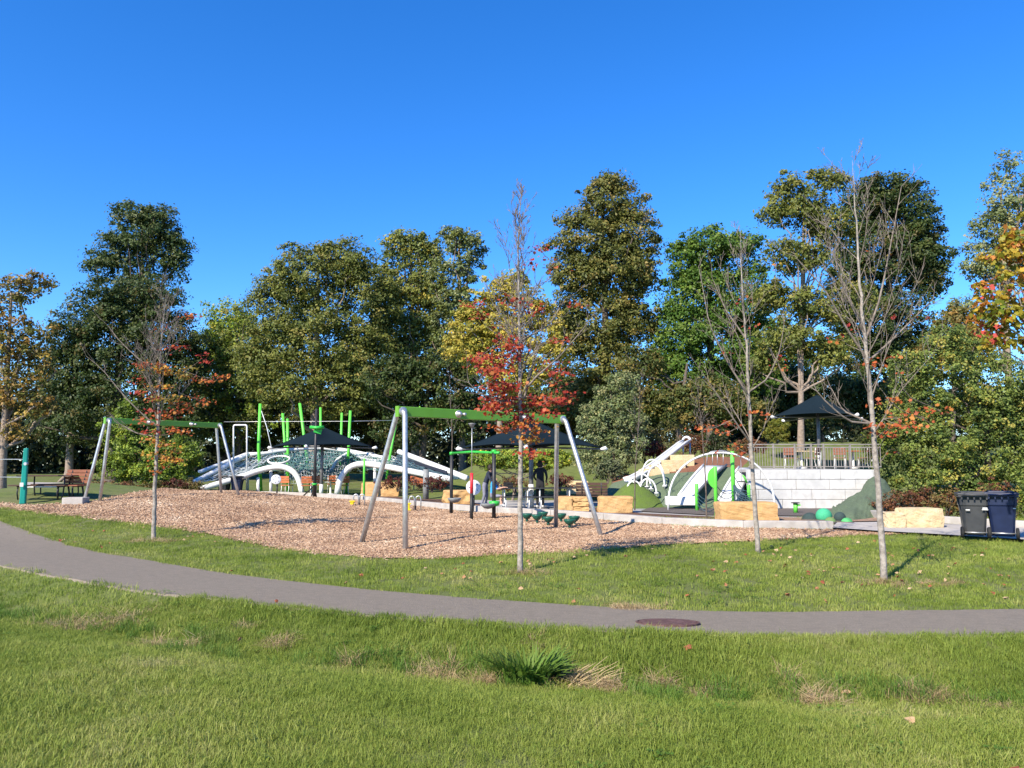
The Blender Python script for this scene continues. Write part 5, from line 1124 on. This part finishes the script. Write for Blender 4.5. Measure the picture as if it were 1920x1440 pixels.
c2 = [(944, 665, 28, 26, 60, RED), (938, 700, 26, 24, 55, RED), (940, 727, 28, 18, 50, RED), (893, 671, 24, 13, 34, RED), (913, 690, 18, 14, 24, RED), (927, 745, 36, 11, 45, RED), (960, 650, 14, 14, 20, RED), (1040, 695, 18, 13, 28, RED), (1033, 747, 36, 14, 55, RED), (1064, 740, 14, 8, 16, RED), (1007, 753, 20, 10, 24, RED), (931, 775, 24, 13, 36, RED), (975, 787, 44, 12, 50, RED), (1009, 802, 26, 11, 34, ORG), (993, 829, 28, 12, 38, YOR), (985, 851, 17, 9, 20, RED), (940, 806, 22, 9, 20, ORG), (955, 760, 20, 12, 26, RED), (1020, 775, 20, 10, 22, RED), (884, 571, 14, 7, 12, RED), (951, 569, 15, 7, 14, RED), (998, 580, 13, 11, 16, RED), (898, 595, 11, 5, 8, RED), (1071, 573, 8, 6, 6, RED), (1049, 635, 14, 8, 12, RED), (947, 638, 18, 9, 22, RED), (1013, 470, 15, 4, 10, RED), (998, 494, 10, 5, 8, RED), (1040, 502, 8, 4, 5, RED), (903, 690, 10, 14, 12, RED), (940, 610, 8, 6, 6, RED), (1036, 720, 10, 10, 12, RED), (925, 760, 24, 8, 22, ORG)]
young('young red maple standing alone in front of the large swing frame', (975, 1075), [(976, 900), (976, 780), (974, 640), (973, 560), (971, 460), (977, 372)], .054, 40, c2, 21, [[(982, 748, 0), (992, 718, -.1), (1050, 668, -.2), (1095, 615, -.3), (1112, 590, -.3)], [(983, 746, 0), (996, 700, .1), (1006, 640, .2)], [(976, 760, 0), (930, 748, -.1), (905, 740, -.2), (880, 722, -.2), (876, 702, -.2)], [(975, 640, 0), (1030, 610, .2), (1060, 560, .3)]], .115, (14, 36), .45, (.35, 1.35), 7)
c1 = [(285, 677, 19, 13, 26, ORG), (302, 695, 28, 13, 40, YOR), (333, 702, 24, 11, 32, OLY), (393, 708, 24, 13, 34, ORG), (277, 741, 14, 13, 26, RED), (266, 718, 8, 11, 12, RED), (310, 747, 24, 14, 40, OLY), (354, 756, 24, 13, 34, ORG), (383, 754, 10, 8, 12, ORG), (293, 768, 10, 8, 14, RED), (322, 781, 22, 8, 26, ORG), (289, 808, 12, 8, 18, RED), (333, 808, 20, 8, 24, ORG), (302, 831, 24, 13, 40, YOR), (306, 852, 28, 14, 50, YOR), (318, 870, 14, 10, 16, YOR), (297, 882, 8, 10, 10, ORG), (356, 591, 9, 9, 10, ORG), (304, 618, 7, 6, 6, RED), (335, 652, 9, 6, 10, RED), (379, 672, 12, 6, 10, RED), (312, 655, 8, 5, 6, RED), (300, 722, 24, 10, 26, YOR), (275, 790, 14, 8, 14, ORG), (355, 690, 16, 8, 14, OLY)]
young('young maple with orange and yellow leaves in front of the far swing', (288, 1012), [(291, 900), (297, 800), (299, 700), (303, 640), (312, 550)], .058, 24, c1, 5, [[(297, 800, 0), (270, 780, -.1), (235, 745, -.2), (190, 690, -.3), (162, 668, -.3)], [(296, 820, 0), (255, 812, .1), (235, 800, .2), (215, 790, .2)], [(298, 700, 0), (262, 675, 0), (225, 640, 0), (202, 610, 0)]], .125, (16, 40), .42, (.5, 1.8), 7)
c3 = [(1390, 562, 6, 5, 4, RED), (1409, 609, 6, 5, 5, RED), (1371, 663, 6, 5, 5, RED), (1465, 669, 10, 5, 8, RED), (1420, 774, 13, 7, 14, ORG), (1364, 792, 12, 7, 10, ORG), (1316, 806, 8, 10, 10, ORG), (1350, 812, 11, 9, 12, ORG), (1381, 837, 12, 6, 10, ORG), (1350, 842, 7, 6, 6, ORG), (1373, 797, 6, 5, 5, ORG), (1335, 800, 8, 6, 6, ORG), (1462, 688, 6, 5, 4, RED), (1400, 855, 8, 8, 8, ORG), (1455, 500, 5, 4, 3, YOR)]
young('slim nearly bare young tree left of the terrace umbrella', (1422, 1036), [(1410, 880), (1404, 740), (1400, 640), (1392, 560), (1388, 435)], .056, 15, c3, 33, [[(1403, 740, 0), (1370, 690, 0), (1330, 610, -.1), (1318, 540, -.1), (1310, 500, 0)], [(1404, 735, 0), (1440, 710, 0), (1462, 660, .1), (1470, 610, .1)], [(1407, 830, 0), (1385, 800, -.2), (1345, 740, -.3), (1318, 700, -.3)], [(1402, 640, 0), (1360, 580, .1), (1335, 520, .2)]], .12, (18, 46), .30, (.5, 2.0), 8, dens=1.2)
c4 = [(1671, 795, 18, 9, 34, ORG), (1699, 780, 11, 7, 16, ORG), (1763, 770, 10, 11, 16, ORG), (1732, 787, 7, 5, 8, ORG), (1713, 800, 10, 5, 10, ORG), (1660, 820, 10, 9, 16, ORG), (1668, 750, 9, 5, 10, ORG), (1652, 684, 10, 6, 12, ORG), (1589, 620, 6, 5, 5, RED), (1581, 639, 8, 5, 6, RED), (1675, 672, 9, 6, 9, ORG), (1739, 597, 6, 6, 5, RED), (1675, 594, 6, 6, 5, RED), (1667, 747, 8, 4, 6, ORG), (1645, 476, 9, 5, 6, YOR), (1640, 800, 8, 6, 6, ORG), (1666, 842, 5, 4, 3, RED), (1690, 708, 8, 5, 5, ORG)]
young('tallest nearly bare young tree on the lawn at right', (1658, 1090), [(1650, 960), (1638, 800), (1628, 700), (1618, 600), (1610, 480), (1603, 380), (1598, 300)], .058, 19, c4, 44, [[(1636, 795, 0), (1590, 790, -.1), (1550, 755, -.2), (1520, 720, -.2), (1495, 735, -.2)], [(1636, 795, 0), (1580, 770, .1), (1560, 730, .2)], [(1625, 680, 0), (1670, 640, .1), (1720, 590, .2), (1750, 560, .3)], [(1622, 640, 0), (1650, 560, 0), (1668, 470, 0), (1690, 350, .1)], [(1624, 670, 0), (1590, 620, -.1), (1545, 540, -.2), (1490, 480, -.2)], [(1620, 620, 0), (1590, 560, 0), (1560, 470, .1)]], .115, (16, 44), .33, (.5, 2.1), 8, dens=1.4)
young('thin bare sapling in front of the turf mound', (1190, 955), [(1191, 880), (1197, 800), (1199, 750), (1203, 700)], .03, 12, [], 51, (), .1, (20, 40), .4, (.3, .9), 4, 'sapling', 'bark_dark', flat(1190, 956, .03))
young('thin bare sapling in the dark bed by the climbing posts', (1325, 972), [(1323, 900), (1318, 830), (1312, 770), (1308, 700)], .03, 12, [(1318, 800, 8, 8, 8, ORG)], 52, (), .1, (20, 42), .45, (.4, 1.0), 4, 'sapling', 'bark_dark', flat(1325, 973, .03))
young('thin sapling trunk rising behind the front swing beam', (846, 940), [(847, 880), (848, 820), (845, 760), (842, 700)], .045, 10, [], 53, (), .1, (20, 42), .5, (.4, 1.0), 4, 'sapling', 'bark_dark', flat(846, 935, .03))
# near orange maple reaching in from the right edge
B = Vector((at(1995, 900, 13.5).x, 13.5, 0)); B.z = Hs(B.x, B.y) - .05
t = thing('maple_tree', 'orange and yellow maple reaching into the frame at the right edge', 'tree', B)
bl = [(1890, 500, 45, 60), (1920, 590, 60, 60), (1860, 560, 45, 40), (1880, 630, 40, 35), (1960, 480, 70, 90), (1985, 600, 80, 80), (1850, 585, 35, 16), (1905, 450, 26, 25), (2040, 520, 70, 110)]
RO = [((.42,.30,.035), 3), ((.30,.27,.03), 2.5), ((.48,.19,.035), 1.2), ((.46,.07,.05), .5), ((.16,.2,.025), 1.4)]
C = crown(t, bl, 13.5, RO, 330, 17, .22, .095, 'maple', .8, .4, 'leaf_near', 'foliage', .6)
mb = MB(); top = at(1990, 450, 13.5); mb.tube([B, B.lerp(top, .5), top], [.12, .09, .03], 10, False)
for i in rng.choice(len(C), 60, replace=False): j = np.clip((C[i][2] - B.z) / (top.z - B.z) - .18, .3, .95); limb(mb, B.lerp(top, float(j)), C[i], .03, .006, 5, .2, .08)
mb.build('trunk', 'bark_young', t, True)
# ---------------------------------------------------------------- grass, chips, fallen leaves
def clump(n, rad, h, w, lean, seed, curl=1.0):
    r = np.random.default_rng(seed); V = []; F = []
    for i in range(n):
        a = r.uniform(0, 6.28); q = rad * math.sqrt(r.random()); x, y = q * math.cos(a), q * math.sin(a); hh = h * r.uniform(.5, 1.25); da = r.uniform(0, 6.28); l_ = lean * r.uniform(.2, 1.3) * hh
        fx, fy = math.cos(da), math.sin(da); sx, sy = -fy * w / 2, fx * w / 2; k = len(V)
        V += [(x - sx, y - sy, -.02), (x + sx, y + sy, -.02), (x + fx * l_ * .35 - sx * .8, y + fy * l_ * .35 - sy * .8, hh * .6), (x + fx * l_ * .35 + sx * .8, y + fy * l_ * .35 + sy * .8, hh * .6), (x + fx * l_ * curl, y + fy * l_ * curl, hh * (1 - .15 * lean))]
        F += [(k, k + 1, k + 3, k + 2), (k + 2, k + 3, k + 4)]
    return V, F
def on_lawn(x, y, margin=0.0):
    t_ = pdist(x, y, cen_c); ring_ = np.abs(pdist(x, y, np.vstack([PATH[::2], PATH[:1]]))); inp = inside(PATH, x, y); onp = (inp & (ring_ > .03 + .04 * np.sin(x * 5) * np.sin(y * 4 + x)))
    inm = inside(MULCH, x, y) & (np.abs(pdist(x, y, np.vstack([MULCH, MULCH[:1]]))) > .06)
    wk = inside(np.array([tuple(flat(a, b))[:2] for a, b in [(1560, 1000), (1690, 1003), (1800, 1010), (1960, 1020), (2100, 1024), (2100, 980), (1560, 975)]]), x, y)
    return ~onp & ~inm & ~wk, t_
def sow(n, y0, y1, spread=.78, pad=1.6, x_lim=None):
    y = np.sqrt(rng.uniform((y0 + 2) ** 2, (y1 + 2) ** 2, n)) - 2; x = rng.uniform(-1, 1, n) * (spread * y + pad); return x, y
def grass(name, m, n, y0, y1, sources, smin, smax, keepf=None, tilt=.18):
    x, y = sow(n, y0, y1); ok, t_ = on_lawn(x, y)
    if keepf is not None: ok &= keepf(x, y, t_)
    x, y = x[ok], y[ok]; k = len(x); P = np.stack([x, y, H(x, y) - .004], 1)
    rot = np.stack([rng.normal(0, tilt, k), rng.normal(0, tilt, k), rng.uniform(0, 6.28, k)], 1)
    return scatter(name, P, rot, rng.uniform(smin, smax, k) * (1 + .22 * wav(x * 1.3, y * 1.3)), rng.integers(0, len(sources), k), sources, m)
S1 = [clump(52, .10, .044, .0034, .85, 100 + i) for i in range(6)]
S2 = [clump(36, .14, .05, .006, .8, 120 + i) for i in range(5)]
S3 = [clump(26, .09, .19, .006, .8, 140 + i) for i in range(5)]
S4 = [clump(34, .10, .10, .0045, 1.8, 160 + i, 1.2) for i in range(5)]
grass('grass', 'grass_blade', 38000, 2.6, 9.5, S1, .7, 1.35)
grass('grass', 'grass_blade', 30000, 8.5, 24, S2, .65, 1.3, lambda x, y, t_: (t_ > -6) & (y - np.abs(x) * .2 < 24))
ditch = lambda x, y, t_: (np.abs(t_ + 2.35 + .15 * np.sin(x * 1.7)) < .22 + .2 * (wav(x * 2.1 + 5, y) > .1))
grass('tall_grass', 'tall_blade', 16000, 3, 13, S3, .35, .95, lambda x, y, t_: ditch(x, y, t_) & (wav(x * 1.9, y * 2.3) > -.25))
def tuft_pts(px, py, rx, ry, n):
    c = gnd(px, py); e = gnd(px + rx, py); f = gnd(px, py - ry); r1 = abs(e.x - c.x); r2 = max(abs(f.y - c.y), .05); a = rng.normal(0, .62, (n, 2)); return np.stack([c.x + a[:, 0] * r1, c.y + a[:, 1] * r2], 1)
DRY = [(150, 1180, 70, 14, 130), (650, 1255, 22, 10, 26), (830, 1275, 45, 14, 60), (930, 1285, 30, 10, 36), (1060, 1280, 40, 14, 50), (1130, 1297, 30, 10, 40), (1240, 1290, 20, 10, 22), (1315, 1310, 14, 16, 26), (1540, 1325, 34, 16, 70), (1740, 1325, 55, 22, 120), (290, 1215, 30, 6, 24), (340, 1220, 24, 5, 18), (470, 1180, 20, 5, 8), (1475, 1275, 16, 8, 10), (520, 1210, 30, 8, 16), (1880, 1340, 40, 8, 20), (1780, 1095, 60, 6, 22), (1650, 1095, 40, 4, 40), (285, 1016, 40, 3, 40), (975, 1077, 30, 3, 24), (1180, 1142, 50, 3, 34), (1000, 1210, 20, 5, 8)]
T = np.vstack([tuft_pts(*a) for a in DRY]); k = len(T); P = np.c_[T, H(T[:, 0], T[:, 1]) - .01]
scatter('dry_grass', P, np.stack([rng.normal(0, .3, k), rng.normal(0, .3, k), rng.uniform(0, 6.28, k)], 1), rng.uniform(.35, 1.1, k), rng.integers(0, 5, k), S4, 'straw_blade')
# clover patches in the lawn
def clover(seed):
    r = np.random.default_rng(seed); V = []; F = []
    for i in range(16):
        x, y = r.normal(0, .05, 2); z = r.uniform(.02, .045)
        for j in range(3):
            a = j * 2.094 + r.uniform(0, 2); cx, cy = x + .009 * math.cos(a), y + .009 * math.sin(a); k = len(V)
            V += [(cx + .009 * math.cos(b), cy + .009 * math.sin(b), z + r.normal(0, .002)) for b in (0, 1.26, 2.5, 3.77, 5.0)]; F.append(tuple(range(k, k + 5)))
    return V, F
x, y = sow(9000, 3, 12); ok, t_ = on_lawn(x, y); ok &= (wav(x * .9 + 3, y * 1.1 + 1) > .1) & (rng.random(len(x)) < .12); x, y = x[ok], y[ok]; k = len(x)
scatter('clover', np.stack([x, y, H(x, y)], 1), np.stack([rng.normal(0, .1, k), rng.normal(0, .1, k), rng.uniform(0, 6.28, k)], 1), rng.uniform(.6, 1.1, k), rng.integers(0, 3, k), [clover(i) for i in range(3)], 'tall_blade')
# leafy iris clump with dead stalks
p = gnd(1005, 1292)
t = thing('iris_clump', 'lush green strap-leaved clump growing in the grassy ditch', 'plant', p); mb = MB(); r = np.random.default_rng(3)
for i in range(300):
    a = r.uniform(0, 6.28); q = .21 * math.sqrt(r.random()); b0 = p + Vector((q * math.cos(a) * 1.2 - .06, q * math.sin(a) * .6 + .1, -.02)); L = r.uniform(.22, .42); da = a + r.normal(0, .5); bend = r.uniform(.35, .95)
    f = Vector((math.cos(da), math.sin(da), 0)); s = Vector((-f.y, f.x, 0)) * .014; vs = []
    for j in range(5):
        u = j / 4; c = b0 + f * (L * bend * u * u * .9) + Vector((0, 0, L * (u - .42 * bend * u * u))); w = 1 - u ** 2.2; vs += [c - s * w, c + s * w + Vector((0, 0, .004))]
    mb.add(vs, [(2 * j, 2 * j + 1, 2 * j + 3, 2 * j + 2) for j in range(4)])
mb.build('strap_leaves', 'tall_blade', t); mb = MB()
for i in range(46):
    b0 = p + Vector((.22 + r.uniform(0, .22), r.uniform(-.1, .1), 0)); da = r.uniform(-.5, .9); L = r.uniform(.12, .36); f = Vector((math.cos(da), math.sin(da) * .4, r.uniform(.15, 1.1))).normalized()
    mb.tube([b0, b0 + f * L * .6, b0 + f * L + Vector((.03, 0, -.02))], [.004, .0035, .0015], 4, False)
mb.build('dead_stalks', 'straw', t)
# wood chips over the play surface
def chip(seed):
    r = np.random.default_rng(seed); L, w, h = r.uniform(.05, .085), r.uniform(.016, .03), r.uniform(.006, .012); b = MB(); b.box((0, 0, h / 2), (L, w, h)); b.v = [tuple(np.array(q) + r.normal(0, .004, 3)) for q in b.v]; return b.v, b.f
lo, hi = MULCH.min(0), MULCH.max(0); n = 270000
y = np.exp(rng.uniform(math.log(13), math.log(34), n)); x = rng.uniform(lo[0], hi[0], n); ok = inside(MULCH, x, y); x, y = x[ok], y[ok]; k = len(x)
x = x + rng.normal(0, .09, k); y = y + rng.normal(0, .09, k); P = np.stack([x, y, Hm(x, y) + .028], 1)
scatter('wood_chips', P, np.stack([rng.normal(0, .35, k), rng.normal(0, .35, k), rng.uniform(0, 6.28, k)], 1), rng.uniform(.4, .95, k) * (1 + .3 * (y > 20)), rng.integers(0, 8, k), [chip(i) for i in range(8)], 'chip')
# fallen leaves, thicker below the young trees
FL = [gnd(*q) for q in ((1658, 1090), (1422, 1036), (975, 1075), (288, 1012), (1850, 1080))]
xy = np.vstack([np.stack([rng.normal(f.x + .6, 2.0, 34), rng.normal(f.y + .2, 1.4, 34)], 1) for f in FL] + [np.stack(sow(26, 4, 12), 1)])
ok, _ = on_lawn(xy[:, 0], xy[:, 1]); ok |= (rng.random(len(ok)) < .3); xy = xy[ok]; k = len(xy)
lv = [((a * .085, b * .085, .012 * ((i * 7) % 3)) , ) for i, (a, b) in enumerate(SHAPES['maple'])]; lf = ([v[0] for v in lv], [tuple(range(10))])
scatter('fallen_leaves', np.c_[xy, H(xy[:, 0], xy[:, 1]) + .045], np.stack([rng.normal(0, .35, k), rng.normal(0, .35, k), rng.uniform(0, 6.28, k)], 1), rng.uniform(.6, 1.1, k), np.zeros(k), [lf], 'fallen')
